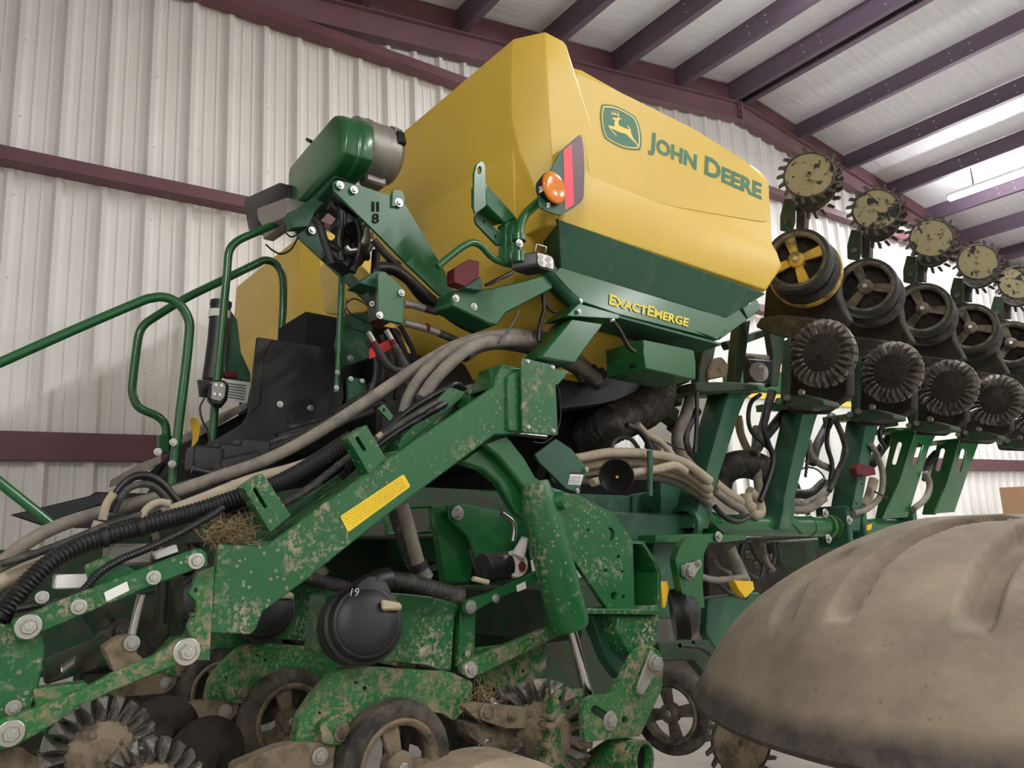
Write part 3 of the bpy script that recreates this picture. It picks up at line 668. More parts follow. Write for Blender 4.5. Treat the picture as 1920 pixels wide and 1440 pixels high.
plate('motor_bracket', [(541, 398), (556, 392), (610, 352), (626, 340), (628, 356), (590, 400), (580, 425), (548, 428)], 2.9, .05, 'green_dull', None, bev=.004)
# valve cluster and wiring between the plates
for i, (pts, r) in enumerate([([(588, 408), (600, 425), (606, 445), (614, 470), (622, 495)], 8), ([(640, 380), (642, 420), (636, 450), (640, 490)], 9), ([(655, 395), (656, 440), (650, 470)], 9), ([(668, 410), (676, 440), (672, 480), (660, 510)], 7), ([(684, 425), (686, 450), (680, 470), (668, 495)], 8),
                              ([(705, 470), (703, 505), (698, 540)], 8), ([(625, 365), (640, 378), (662, 385), (690, 405)], 10), ([(610, 455), (630, 468), (655, 478), (690, 480)], 9)]):
    hose('wiring_loom', pts, r, 'hose_black', 2.66+.03*(i % 3), res=4, n=8)
for c, s in (((655, 420), (.10, .08, .13)), ((640, 480), (.12, .08, .10)), ((670, 470), (.08, .07, .12)), ((640, 395), (.10, .06, .06))):
    mk('valve_block', G().box(ony(*c, 2.72), s, Matrix.Rotation(.5, 3, 'Y')), 'black_plastic', PL, bev=.008)
hose('hose_fitting', [(680, 458), (686, 442), (688, 428)], 5, 'cast_grey', 2.6, res=2, n=10); hose('hose_fitting', [(649, 462), (655, 470), (668, 468)], 5, 'steel', 2.6, res=3, n=10)
for p in ([(591, 402), (600, 396), (615, 398), (632, 410)], [(595, 402), (598, 412), (610, 420)]): hose('cable', p, 1.6, 'hose_black', 2.9, res=4, n=6)
# black conduit bundles running down the plates
for k, (dy, r) in enumerate(((0, 8), (6, 7), (-5, 6))):
    hose('wiring_loom', [(708, 502+dy), (735, 503+dy), (760, 518+dy), (790, 545+dy), (825, 575+dy), (860, 600+dy), (890, 615+dy)], r, 'hose_black', 2.44+.03*k, res=5, n=8)
hose('wiring_loom', [(700, 450), (725, 480), (745, 500), (790, 560), (830, 580)], 7, 'hose_black', 2.5, res=5, n=8)
hose('wiring_loom', [(700, 540), (740, 500), (748, 492)], 5, 'hose_black', 2.5, res=3, n=8)
# ------------------------------------------------------------------ green valve box with couplers below
vb = plate('valve_box', rp([(709, 510), (722, 509), (757, 541), (756, 607), (710, 597)], 3), 2.36, .02, 'green', None, bev=.003)
mk('box_side', G().hexa([ony(710, 538, 2.36), ony(710, 597, 2.36), ony(690, 607, 2.44), ony(691, 546, 2.44)], [p+Vector((.06, .03, 0)) for p in (ony(710, 538, 2.36), ony(710, 597, 2.36), ony(690, 607, 2.44), ony(691, 546, 2.44))]), 'black_plastic', vb, bev=.003)
mk('box_top', G().prism([ony(*p, 2.40) for p in [(673, 530), (705, 507), (722, 509), (705, 540)]], (0, .1, .0)), 'green_dull', vb, bev=.002)
bolt(712, 591, 2.355, 4.5, vb); bolt(753, 549, 2.355, 4, vb)
mk('port_ring', G().lathe([(.009, 0), (.009, .004), (.005, .004), (.005, 0)], ony(698, 570, 2.405), (-.7, -.7, 0), 14, cap=False), 'white_label', vb)
for pts, m in (([(758, 570), (775, 572), (795, 578)], 'cast_grey'), ([(757, 605), (785, 612), (800, 616)], 'cast_grey'), ([(795, 578), (820, 585)], 'hose_dark'), ([(803, 617), (822, 624)], 'cast_grey'), ([(822, 624), (850, 636), (880, 648)], 'hose_dark')):
    hose('hose_fitting' if m != 'hose_dark' else 'hydraulic_hose', pts, 7, m, 2.44, res=2, n=10)
hose('coupler_band', [(797, 613), (803, 616)], 8, 'red_lens', 2.44, res=1, n=12)
for x in (0, 34):
    hose('hose_fitting', [(690+x, 622-x*.1), (700+x, 640-x*.1)], 6, 'steel', 2.42, res=1, n=12)
    hose('coupler_band', [(700+x, 640-x*.1), (705+x, 650-x*.1)], 6.5, 'red_lens', 2.42, res=1, n=12)
    hose('hydraulic_hose', [(705+x, 650-x*.1), (715+x, 668-x*.1), (730+x, 688), (750+x, 695), (775+x, 690)], 7, 'hose_dark', 2.42, res=4, n=10)
plate('slow_moving_emblem', [(693, 673), (693, 654), (728, 637), (736, 653)], 2.6, .004, 'red_bright', None, bev=0)
# ------------------------------------------------------------------ rear platform: rails, steps, panels
rail = hose('handrail', [(-40, 697), (0, 680), (140, 618), (262, 566), (285, 559), (305, 557), (325, 563), (342, 577), (353, 598), (355, 620), (348, 690), (338, 770), (330, 840), (322, 918)], 8, 'green_clean', 3.1, res=4, n=12, label='near rear handrail')
hose('handrail', [(527, 640), (531, 560), (530, 522), (524, 504), (513, 492), (497, 488), (480, 495), (410, 529), (347, 560), (285, 598), (270, 610), (261, 626), (256, 655), (249, 712), (248, 735), (255, 757), (267, 768), (290, 778), (303, 787), (311, 803), (312, 845)], 7, 'green_clean', 3.75, res=4, n=12, label='far rear handrail')
pst = hose('grab_post', [(545, 408), (520, 419), (470, 440), (447, 451), (434, 463), (428, 480), (425, 520), (413, 650), (403, 760), (394, 890)], 7, 'green_clean', 3.15, res=4, n=12)
hose('grab_post', [(641, 515), (638, 600), (634, 690), (631, 737)], 6, 'green', 2.8, res=2, n=12)
bolt(633, 698, 2.76, 3.5); bolt(631, 727, 2.76, 3.5)
hose('ladder_rail', [(-30, 880), (0, 905), (65, 957), (105, 990)], 8, 'green_clean', 2.6, res=2, n=12)
for x, y in ((325, 829), (323, 870), (397, 842), (393, 875), (296, 847)): bolt(x, y, 3.05, 4)
plate('rail_clamp', [(299, 815), (318, 812), (318, 850), (297, 848)], 3.7, .05, 'green', None, bev=.004)
pp = plate('platform_panel', rp([(482, 632), (530, 639), (636, 655), (645, 745), (628, 800), (500, 856), (430, 875), (340, 868), (358, 850), (455, 795), (466, 776), (474, 700)], 5), 3.0, .012, 'black_panel', None, bev=.003, label='flat black side panel of the rear platform')
bolt(525, 758, 2.995, 3.5, pp); bolt(582, 765, 2.995, 3.5, pp)
plate('panel_flange', [(482, 632), (512, 637), (497, 660), (487, 760), (466, 776), (474, 700)], 2.99, .012, 'black_plastic', pp, bev=.003)
for q in ([(376, 803), (463, 753), (465, 765), (378, 817)], [(243, 887), (303, 853), (303, 868), (240, 903)]):
    plate('step_tread', q, 3.3, .35, 'hose_grey', None, bev=.003)
plate('step_side', [(330, 840), (465, 770), (465, 800), (380, 850), (300, 905), (265, 900)], 3.35, .012, 'black_panel', None, bev=.002)
plate('step_side', [(140, 950), (180, 922), (278, 925), (300, 890), (320, 860), (420, 870), (420, 930), (300, 990), (140, 990)], 3.3, .03, 'black_panel', None, bev=.003)
plate('mud_flap', [(20, 965), (200, 922), (205, 940), (80, 985)], 3.0, .03, 'black_panel', None, bev=.003)
# document tube
dt = hose('document_tube', [(414, 570), (408, 640), (398, 712)], 17, 'black_plastic', 3.6, res=2, n=18)
hose('tube_cap', [(415, 566), (414, 574)], 18, 'black_plastic', 3.6, dt, res=1, n=18); hose('tube_band', [(412, 583), (411, 597)], 18, 'white_label', 3.6, dt, res=1, n=18)
plate('tube_bracket', [(428, 575), (445, 600), (452, 660), (470, 700), (470, 716), (420, 712), (428, 640)], 3.62, .012, 'green_dull', None)
mk('red_latch', G().box(ony(432, 703, 3.55), (.06, .03, .03)), 'red_lens', PL, bev=.004)
sg = plate('notice_plate', [(412, 709), (470, 717), (464, 757), (416, 748)], 3.5, .004, 'white_label', None, bev=0)
for k in range(6):
    plate('text_line', [(417+.5*k, 716+k*5.2), (462-.6*k, 722+k*5.2), (462-.6*k, 724+k*5.2), (417+.5*k, 718+k*5.2)], 3.497, .002, 'grey_print', sg, bev=0)
# work lamp clamped to the grab post
wl2 = mk('work_lamp', G().prism([ony(*p, 3.05) for p in rp([(392, 722), (402, 712), (421, 713), (429, 722), (427, 745), (415, 760), (398, 757), (388, 745)], 3)], (.02, .07, 0)), 'black_plastic', PL, bev=.005)
mk('lamp_glass', G().prism([ony(*p, 3.047) for p in rp([(398, 716), (419, 717), (423, 725), (420, 745), (412, 752), (395, 748)], 3)], (0, -.003, 0)), 'cast_grey', wl2)
for p in ((405, 722), (415, 723), (402, 739), (412, 740)): mk('led', G().prism([ony(*q, 3.043) for q in ell(*p, 3, 3.4, 8)], (0, -.003, 0)), 'led_white', wl2)
g = G()
hose('cable', [(384, 745), (375, 765), (380, 790), (390, 810), (393, 840)], 1.8, 'hose_black', 3.05, res=4, n=6)
for k in range(8): mk('heat_fin', G().box(ony(382+1.5*k*.3, 715+k*4, 3.1), (.045, .02, .006)), 'black_plastic', wl2)
plate('yellow_tab', rp([(357, 786), (364, 781), (376, 795), (372, 825), (361, 840), (364, 815)], 3), 3.2, .02, 'yellow_part', None, bev=.003)
# dark platform structure behind, between the tanks
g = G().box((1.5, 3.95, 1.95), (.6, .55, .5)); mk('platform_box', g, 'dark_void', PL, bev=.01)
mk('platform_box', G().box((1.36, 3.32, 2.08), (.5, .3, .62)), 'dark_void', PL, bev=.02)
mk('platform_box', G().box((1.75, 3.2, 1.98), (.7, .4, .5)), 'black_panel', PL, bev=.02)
for k in range(6): hose('hydraulic_hose', [(690+12*k, 640-6*k), (705+14*k, 680-4*k), (700+16*k, 720-3*k), (680+20*k, 760-4*k)], 5, 'hose_black' if k % 2 else 'hose_dark', 2.7+.04*k, res=4, n=8)
plate('platform_bracket', [(648, 590), (692, 585), (705, 640), (700, 670), (645, 690), (632, 650), (638, 620)], 2.9, .04, 'green_dull', None, bev=.006)
plate('platform_bracket', [(655, 705), (687, 712), (687, 760), (655, 770)], 2.75, .03, 'green_dull', None, bev=.004); bolt(658, 710, 2.74, 3); bolt(679, 714, 2.74, 3); bolt(657, 671, 2.85, 3.5)
for p in ([(648, 570), (665, 560), (690, 575), (695, 600)], [(648, 575), (660, 590), (690, 605)], [(646, 580), (655, 610), (680, 622), (700, 625)], [(650, 560), (648, 590), (660, 615)]): hose('cable', p, 1.3, 'hose_black', 2.75, res=5, n=6)
# ------------------------------------------------------------------ offset arm with the yellow reflector
YA = 1.95
arm = plate('offset_arm', [(937, 690), (925, 725), (757, 840), (687, 887), (587, 960), (512, 1014), (498, 1022), (485, 1023), (410, 1020), (402, 1083), (393, 1187), (470, 1190), (480, 1180), (493, 1147), (567, 1093), (640, 1033), (733, 960), (863, 863), (927, 815), (982, 812), (982, 690)], YA, .012, 'green_splash', None, bev=.003, label='dusty green offset arm with a yellow reflector')
plate('arm_back', [(860, 737), (925, 712), (940, 690), (940, 800), (860, 850), (690, 970), (600, 1040), (480, 1100), (480, 1000), (540, 955), (672, 865), (747, 815)], YA+.15, .012, 'green_splash', arm, bev=.003)
a = [ony(*p, YA+.01) for p in [(927, 815), (863, 863), (733, 960), (640, 1033), (567, 1093)]]
for i in range(4): mk('arm_web', G().hexa([a[i], a[i+1], a[i+1]+Vector((0, .145, 0)), a[i]+Vector((0, .145, 0))], [q+Vector((0, 0, .012)) for q in (a[i], a[i+1], a[i+1]+Vector((0, .145, 0)), a[i]+Vector((0, .145, 0)))]), 'green_splash', arm)
a = [ony(*p, YA+.01) for p in [(757, 850), (687, 897), (587, 970), (512, 1024)]]
for i in range(3): mk('arm_web', G().hexa([a[i], a[i+1], a[i+1]+Vector((0, .145, 0)), a[i]+Vector((0, .145, 0))], [q+Vector((0, 0, .012)) for q in (a[i], a[i+1], a[i+1]+Vector((0, .145, 0)), a[i]+Vector((0, .145, 0)))]), 'green_splash', arm)
plate('gusset', [(840, 728), (845, 726), (872, 735), (868, 745), (780, 820), (750, 845), (747, 835), (760, 812)], YA+.08, .01, 'green_splash', arm)
plate('arm_end_cap', [(942, 682), (973, 690), (972, 698), (955, 702), (935, 725), (925, 728)], YA+.02, .13, 'green_clean', arm, bev=.003)
g = G().hexa([ony(*p, YA-.012) for p in [(952, 702), (982, 694), (982, 812), (952, 806)]], [ony(*p, YA-.012)+Vector((0, .2, 0)) for p in [(952, 702), (982, 694), (982, 812), (952, 806)]]); mk('arm_end_box', g, 'green_splash', arm, bev=.004)
cp = plate('cover_plate', rp([(978, 670), (1041, 686), (1047, 817), (980, 811)], 6, 4), YA-.03, .010, 'green_splash', None, bev=.002, label='bolted green cover plate at the top of the offset arm')
plate('cover_wedge', [(1038, 690), (1068, 697), (1046, 722), (1040, 722)], YA-.02, .05, 'green_clean', cp)
for p in ((989, 678), (1036, 689), (990, 801), (1037, 808)): bolt(*p, YA-.03, 4, cp, washer=1.2)
hose('wire', [(1045, 720), (1051, 750), (1050, 790), (1040, 815), (1020, 830), (1000, 828)], 1, 'hose_black', YA-.02, res=4, n=5)
rf = plate('reflector', rp([(638, 968), (757, 889), (770, 912), (653, 998)], 4), YA-.002, .003, 'reflector', arm, bev=0, label='yellow honeycomb reflector strip')
# hex cells of the reflector: fine raised pattern
g = G(); H = homog([(0, 0), (0, 1), (1, 1), (1, 0)], [(640, 968), (652, 994), (767, 911), (755, 892)])
for i in range(26):
    for j in range(6):
        u, v = (i+.5*(j % 2)+.4)/27, (j+.6)/6.2
        g.lathe([(.0024, 0), (.0012, .0014)], ony(*H(u, v), YA-.0022), (0, -1, 0), 6)
mk('reflector_cells', g, 'yellow_part', rf, kind='stuff')
# hose clamps standing on the arm
for nm, q, sl in (('a', [(652, 820), (687, 796), (724, 860), (692, 889)], [(670, 822), (683, 843)]), ('b', [(455, 912), (492, 887), (546, 966), (507, 998)], [(478, 918), (497, 950)])):
    hc = plate('hose_clamp', rp(q, 3), YA-.01, .05, 'green_splash', None, bev=.004, holes=[slot(sl[0], sl[1], 3.5)])
    mk('clamp_slot', G().prism([ony(*p, YA+.03) for p in slot(sl[0], sl[1], 4)], (0, .003, 0)), 'dark_void', hc)
plate('hose_tab', rp([(709, 766), (720, 757), (738, 780), (731, 790)], 3), YA+.1, .008, 'green_clean', None, holes=[ell(720, 769, 3, 4, 8)])
# ------------------------------------------------------------------ hoses over the arm
hose('supply_hose', [(-20, 1075), (0, 1058), (40, 1025), (90, 995), (150, 972), (230, 950), (310, 928), (400, 897), (500, 862), (590, 815), (680, 757), (780, 690), (850, 650, 2.27), (913, 631, 2.34), (980, 627, 2.46), (1060, 645, 2.6), (1130, 690, 2.75)], 11, 'hose_grey', 2.25, res=5, n=14, label='long dusty grey hose')
hose('supply_hose', [(757, 775), (766, 745), (785, 712), (815, 678), (850, 655, 2.2), (900, 635, 2.28), (960, 630, 2.4), (1040, 648, 2.55), (1120, 695, 2.7)], 11, 'hose_grey', 2.18, res=5, n=14)
hose('supply_hose', [(790, 748), (812, 715), (840, 685), (873, 657, 2.16), (913, 641, 2.25), (980, 640, 2.41), (1050, 662, 2.54), (1120, 710, 2.66)], 12, 'hose_grey', 2.14, res=5, n=14)
hose('supply_hose', [(870, 668), (900, 650, 2.3), (950, 645, 2.42), (1040, 668, 2.55), (1120, 720, 2.7)], 12, 'hose_dark', 2.22, res=5, n=12)
hose('hydraulic_hose', [(660, 865), (713, 815), (760, 775), (800, 748), (835, 730), (853, 721), (866, 726, 2.12), (880, 745, 2.2)], 6, 'hose_black', 2.06, res=5, n=10)
hose('hydraulic_hose', [(650, 880), (700, 830), (750, 795), (800, 765), (850, 738, 2.08), (885, 725, 2.25)], 6, 'hose_dark', 2.02, res=5, n=10)
hose('hydraulic_hose', [(640, 895), (690, 850), (740, 812), (790, 782), (830, 760), (880, 740, 2.2)], 7, 'hose_black', 2.03, res=5, n=10)
hose('hose_fitting', [(706, 821), (715, 813)], 5, 'hose_tan', 1.99, res=1, n=8)
hose('corrugated_hose', [(-30, 1190), (0, 1155), (45, 1100), (85, 1062), (120, 1038), (167, 1016), (233, 997), (300, 978), (372, 958), (440, 935), (517, 908), (590, 868), (660, 822)], 15, 'hose_black', 2.0, res=6, n=14, wave=(.0095, .085), label='thick black corrugated hose along the arm')
for p, q in (((190, 1009), (200, 1006)), ((258, 990), (268, 987)), ((-2, 1158), (6, 1149))): hose('hose_cuff', [p, q], 17, 'hose_black', 2.0, res=1, n=16)
hose('corrugated_hose', [(30, 1142), (67, 1135), (120, 1128), (155, 1108), (185, 1075), (225, 1050), (273, 1030), (333, 1002), (393, 968), (420, 950)], 6.5, 'hose_black', 1.96, res=6, n=10, wave=(.0065, .085))
hose('corrugated_hose', [(530, 945), (580, 915), (640, 868), (665, 850)], 7, 'hose_dark', 1.99, res=5, n=10, wave=(.0065, .085))
hose('corrugated_hose', [(420, 965), (470, 948), (520, 930)], 8, 'hose_black', 2.02, res=5, n=10, wave=(.0065, .085))
hose('supply_hose', [(-10, 1098), (0, 1092), (45, 1070), (100, 1048), (160, 1020), (250, 985), (360, 945), (467, 903), (550, 880), (600, 862)], 12, 'hose_tan', 2.14, res=5, n=12)
hose('supply_hose', [(0, 1058), (60, 1040), (140, 1010), (200, 985), (300, 955)], 6, 'hose_dark', 2.1, res=5, n=10)
hose('hydraulic_hose', [(205, 960), (217, 928), (235, 905), (255, 893), (280, 893), (305, 908), (325, 932), (345, 952)], 7, 'hose_black', 2.2, res=5, n=10)
hose('hydraulic_hose', [(213, 960), (228, 930), (248, 912), (275, 908), (298, 920), (320, 945)], 6, 'hose_dark', 2.17, res=5, n=10)
hose('hose_fitting', [(192, 975), (200, 945), (213, 925)], 7, 'hose_tan', 2.15, res=3, n=10); hose('hose_fitting', [(265, 975), (275, 955), (295, 943), (318, 945)], 7, 'hose_tan', 2.1, res=4, n=10); hose('hose_fitting', [(178, 1000), (186, 978)], 9, 'hose_tan', 2.12, res=2, n=10)
hose('hydraulic_hose', [(360, 880), (410, 890), (440, 880), (465, 885)], 7, 'hose_black', 2.3, res=4, n=8); hose('hydraulic_hose', [(300, 920), (380, 900), (430, 905)], 6, 'hose_dark', 2.3, res=4, n=8)
mk('junction_block', G().box(ony(240, 1040, 2.06), (.10, .05, .05)), 'cast_grey', PL, bev=.008); mk('junction_block', G().box(ony(135, 1090, 2.02), (.07, .04, .03)), 'white_label', PL, bev=.003); mk('junction_block', G().box(ony(310, 1035, 1.99), (.05, .02, .018), Matrix.Rotation(-.35, 3, 'Y')), 'white_label', PL, bev=.002)
mk('junction_block', G().box(ony(445, 875, 2.4), (.12, .10, .07), Matrix.Rotation(-.3, 3, 'Y')), 'black_plastic', PL, bev=.01)
for p in ((385, 862), (430, 858), (470, 848)): mk('valve_block', G().box(ony(*p, 2.6), (.10, .10, .08)), 'black_plastic', PL, bev=.008)
# dark clutter of hoses low between arm and platform
for k in range(7):
    y0 = 880-14*k; hose('hydraulic_hose', [(420+20*k, y0+8), (500+25*k, y0-25), (600+15*k, y0-70), (700+10*k, y0-110)], 5+k % 3, 'hose_black' if k % 2 else 'hose_dark', 2.5+.06*k, res=4, n=8)
# straw caught on the arm
g = G()
for k in range(420):
    c = ony(432+random.gauss(0, 19), 1000+random.gauss(0, 11), 1.955+random.random()*.06); d = Vector((random.gauss(0, 1), random.gauss(0, .5), random.gauss(0, .7))).normalized()*random.uniform(.012, .04)
    g.tube([c-d, c+d*.2+Vector((0, 0, random.gauss(0, .004))), c+d], .0008, 3)
mk('straw_tuft', g, 'straw', PL, kind='stuff', label='tuft of straw caught on the arm')
# ------------------------------------------------------------------ wheels
def spoked_wheel(name, c, ax, R, W, rimmat, tmat, spokes=4, twin=0., yellow_lip=False, up=(0, 0, 1), label=None, rk=.735):
    """gauge wheel facing along ax (towards the viewer); c = centre of its outer face"""
    c = Vector(c); ax = Vector(ax).normalized(); up = Vector(up); b = ax.cross(up).normalized(); g = G()
    g.lathe([(R*(rk-.035), -W*.05), (R*(rk+.005), 0), (R*(.45+.5*rk+.08), -.002), (R*.985, -W*.16), (R, -W*.36), (R, -W*.66), (R*.97, -W*.86), (R*.90, -W), (R*(rk-.035), -W)], c, ax, 40, cap=False)
    if twin: g.lathe([(R*.80, -W*1.05), (R*.93, -W*1.04), (R*1.01, -W*1.15), (R*1.05, -W*1.45), (R*1.05, -W*1.7), (R*1.0, -W*1.85), (R*.8, -W*1.9)], c+ax*0-up*twin, ax, 40, cap=False)
    o = mk(name, g, tmat, PL, ang=40, origin=c, label=label)
    r = G(); r.lathe([(R*(rk-.135), -W*.10), (R*(rk-.115), -.006), (R*(rk-.055), .003), (R*rk, .0), (R*(rk-.015), -W*.7), (R*(rk-.075), -W*.7)], c, ax, 36, cap=False)
    spk = []
    for k in range(spokes):
        a = 2*math.pi*(k+.13)/spokes; d = up*math.cos(a)+b*math.sin(a); t = up*-math.sin(a)+b*math.cos(a)
        w0, w1 = R*.11, R*.17
        q = [c+d*R*.12-t*w0-ax*.012, c+d*R*.12+t*w0-ax*.012, c+d*R*(rk-.095)+t*w1-ax*.014, c+d*R*(rk-.095)-t*w1-ax*.014]
        spk.append((q, [p-ax*.022 for p in q]))
    mk('rim', r, 'rim_muddy' if rimmat == 'rim_yellow' else rimmat, o, bev=.003)
    for q1, q2 in spk: mk('spoke', G().hexa(q1, q2), rimmat, o, bev=.004)
    if rk > .8: mk('shade_disc', G().lathe([(R*.82, -W*.75), (R*.5, -W*.6), (R*.25, -W*.45), (R*.1, -W*.45)], c, ax, 32), 'mud_shade', o)  # added dark disc standing in for the shade inside the wheel
    h = G().lathe([(R*.24, -.045), (R*.24, .0), (R*.19, .008), (R*.10, .010)], c, ax, 20); hb = mk('hub', h, rimmat, o)
    mk('hub_nut', G().lathe([(R*.085, .0), (R*.085, .016), (R*.07, .019)], c, ax, 6), 'zinc', o, ang=30)
    if yellow_lip: mk('inner_rim', G().lathe([(R*.98, -W*1.98), (R*1.08, -W*1.9), (R*1.085, -W*1.45), (R*1.0, -W*1.45)], c-up*twin, ax, 40, cap=False), 'rim_yellow', o)
    return o
def toothed_disc(name, c, ax, R, n, m, core='mud', up=(0, 0, 1), twist=.35, label=None):
    """row-cleaner wheel: radial wedge teeth around a caked disc"""
    c = Vector(c); ax = Vector(ax).normalized(); up = Vector(up); b = ax.cross(up).normalized(); g = G()
    for k in range(n):
        a = 2*math.pi*k/n; d = up*math.cos(a)+b*math.sin(a); t = up*-math.sin(a)+b*math.cos(a); hw = math.pi*R/n
        p = [c+d*R*.46-t*hw*.36, c+d*R*.46+t*hw*.36, c+d*R+t*hw*.86+ax*.012, c+d*R*.985-t*hw*.55-ax*.012]
        mid = c+d*R*.80+t*hw*.15+ax*.030
        bk = [q-ax*.022 for q in p]
        g.add(p+[mid]+bk, [(0, 1, 4), (1, 2, 4), (2, 3, 4), (3, 0, 4), (0, 5, 6, 1), (1, 6, 7, 2), (2, 7, 8, 3), (3, 8, 5, 0), (5, 8, 7, 6)])
    o = mk(name, g, m, PL, ang=20, origin=c, label=label)
    h = G().lathe([(R*.60, -.012), (R*.60, .004), (R*.52, .014), (R*.35, .018), (R*.30, .024), (R*.12, .024)], c, ax, 28); mk('hub_plate', h, core, o)
    nut = G().lathe([(R*.10, .02), (R*.10, .036)], c, ax, 6); mk('hub_nut', nut, core, o)
    for k in range(4):
        a = 2*math.pi*(k+.3)/4; mk('hub_bolt', G().lathe([(R*.05, .012), (R*.05, .026)], c+(up*math.cos(a)+b*math.sin(a))*R*.42, ax, 6), core, o)
    return o
def spiked_wheel(name, c, ax, R, n, up=(0, 0, 1), core='mud_plate', a0=0., label=None):
    """closing wheel: round plate with bent spikes around the rim"""
    c = Vector(c); ax = Vector(ax).normalized(); up = Vector(up); b = ax.cross(up).normalized(); g = G(); r0 = R*.78
    g.lathe([(r0*.96, -.016), (r0*1.03, -.014), (r0*1.03, .004), (r0*.98, .008), (r0*.95, .003)], c, ax, 40, cap=False)
    for k in range(n):
        a = a0+2*math.pi*k/n; d = up*math.cos(a)+b*math.sin(a); t = up*-math.sin(a)+b*math.cos(a); w = R*.055
        f0 = [c+d*r0-t*w*1.15+ax*.004, c+d*r0+t*w*1.15+ax*.004, c+d*r0+t*w*1.15-ax*.014, c+d*r0-t*w*1.15-ax*.014]
        dd = d*math.cos(.10)+t*math.sin(.10)
        f1 = [c+dd*R-t*w*.85+ax*.004, c+dd*R+t*w*.85+ax*.004, c+dd*R+t*w*.85-ax*.010, c+dd*R-t*w*.85-ax*.010]
        g.hexa(f0, f1)
    o = mk(name, g, 'spike_dark', PL, ang=25, origin=c, label=label)
    mk('wheel_plate', G().lathe([(r0*.97, -.006), (r0*.97, .002), (r0*.5, .005), (r0*.1, .005)], c, ax, 40), core, o)
    mk('hub_nut', G().lathe([(R*.085, .004), (R*.085, .016)], c, ax, 6), core, o)
    for k in range(5):
        a = 2*math.pi*(k+.25)/5; mk('plate_bolt', G().lathe([(R*.035, .003), (R*.03, .010)], c+(up*math.cos(a)+b*math.sin(a))*r0*.62, ax, 8), core, o)
    return o
NY = Vector((0, -1, 0)); NX = Vector((-1, 0, 0))
# ------------------------------------------------------------------ row unit carried by the offset arm (left foreground)
YL = 1.92
up_ = plate('parallel_arm', [(22, 1163), (200, 1092), (372, 1027), (388, 1036), (391, 1062), (365, 1069), (287, 1098), (167, 1148), (70, 1190), (33, 1206), (24, 1185)], YL, .02, 'green_splash', None, bev=.003, label='upper parallel arm of the left row unit')
for x, y, r in ((368, 1052, 9), (288, 1083, 7.5), (148, 1138, 7.5), (53, 1175, 12)): bolt(x, y, YL-.002, r, up_)
bolt(79, 1120, YL+.03, 6, up_)
plate('white_label', [(195, 1111), (238, 1090), (243, 1107), (200, 1128)], YL-.001, .001, 'white_label', up_, bev=0)
plate('parallel_arm_ledge', [(160, 1060), (205, 1040), (260, 1075), (195, 1105), (170, 1100)], YL+.05, .02, 'green_splash', up_)
lo_ = plate('parallel_arm', [(-30, 1365), (0, 1353), (67, 1328), (163, 1290), (213, 1263), (287, 1232), (320, 1212), (335, 1200), (352, 1196), (368, 1206), (372, 1225), (362, 1243), (333, 1248), (293, 1264), (200, 1302), (100, 1362), (33, 1398), (0, 1408), (-30, 1415)], YL-.01, .03, 'green_muddy', None, bev=.004, label='muddy lower parallel arm of the left row unit')
bolt(350, 1222, YL-.012, 14, lo_); bolt(20, 1375, YL-.012, 12, lo_)
plate('arm_flange', [(63, 1293), (165, 1280), (163, 1292), (67, 1332)], YL+.01, .05, 'green_muddy', lo_)
plate('row_unit_shank', [(-30, 1165), (0, 1170), (80, 1187), (84, 1227), (72, 1293), (60, 1330), (0, 1352), (-30, 1360)], YL+.02, .03, 'green_splash', None, bev=.004)
bolt(25, 1327, YL+.015, 7, m='lock_plate')
plate('row_unit_shank', [(370, 1073), (402, 1062), (393, 1238), (366, 1238), (356, 1212), (358, 1195), (351, 1175), (360, 1158), (370, 1148), (368, 1128), (354, 1112), (362, 1098)], YL+.03, .02, 'green_muddy', None, bev=.003, holes=[ell(367, 1107, 4, 4.5, 10), ell(362, 1154, 4, 4.5, 10)])
hose('damper_rod', [(266, 1115), (257, 1150), (248, 1190)], 7, 'steel', YL+.05, res=1, n=12); hose('damper_rod', [(305, 1090), (300, 1170)], 10, 'hose_black', YL+.12, res=1, n=12)
plate('pivot_lug', rp([(195, 1215), (225, 1195), (250, 1190), (262, 1205), (255, 1225), (270, 1235), (215, 1262)], 5), YL+.02, .05, 'mud', None, bev=.006); bolt(247, 1206, YL+.015, 8, m='lock_plate')
for x, y, r in ((227, 1182, 12), (198, 1195, 9), (295, 1200, 8), (195, 1172, 6)): bolt(x, y, YL+.18, r, m='spike_dark')
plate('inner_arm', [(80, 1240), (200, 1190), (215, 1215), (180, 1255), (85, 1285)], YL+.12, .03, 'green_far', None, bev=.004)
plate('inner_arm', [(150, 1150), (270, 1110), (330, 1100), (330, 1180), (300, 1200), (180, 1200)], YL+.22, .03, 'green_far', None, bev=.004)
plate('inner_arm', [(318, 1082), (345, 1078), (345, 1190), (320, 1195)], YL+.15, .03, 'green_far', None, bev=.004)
g = G()
for k in range(60):
    a = k*.9; t = k/59; g.v.append(0) if 0 else None
sp = [ony(115+25*t, 1255-18*t, YL+.08)+Vector((0, math.cos(k*.9)*.009, math.sin(k*.9)*.009)) for k, t in ((k, k/59) for k in range(60))]
mk('return_spring', G().tube(sp, .0016, 5), 'steel', PL)
d1 = toothed_disc('row_cleaner_disc', ony(187, 1412, YL-.02), NY, 80*mpx(ony(187, 1412, YL)), 20, 'toothed_steel', 'mud', label='toothed row cleaner wheel below the left parallel arm')
toothed_disc('row_cleaner_disc', ony(276, 1494, YL-.16), NY, 84*mpx(ony(276, 1494, YL-.16)), 20, 'toothed_steel', 'mud')
plate('mud_lump', rp([(-20, 1400), (40, 1400), (70, 1420), (130, 1400), (110, 1450), (-20, 1450)], 6), YL+.03, .06, 'mud', None, bev=.01)
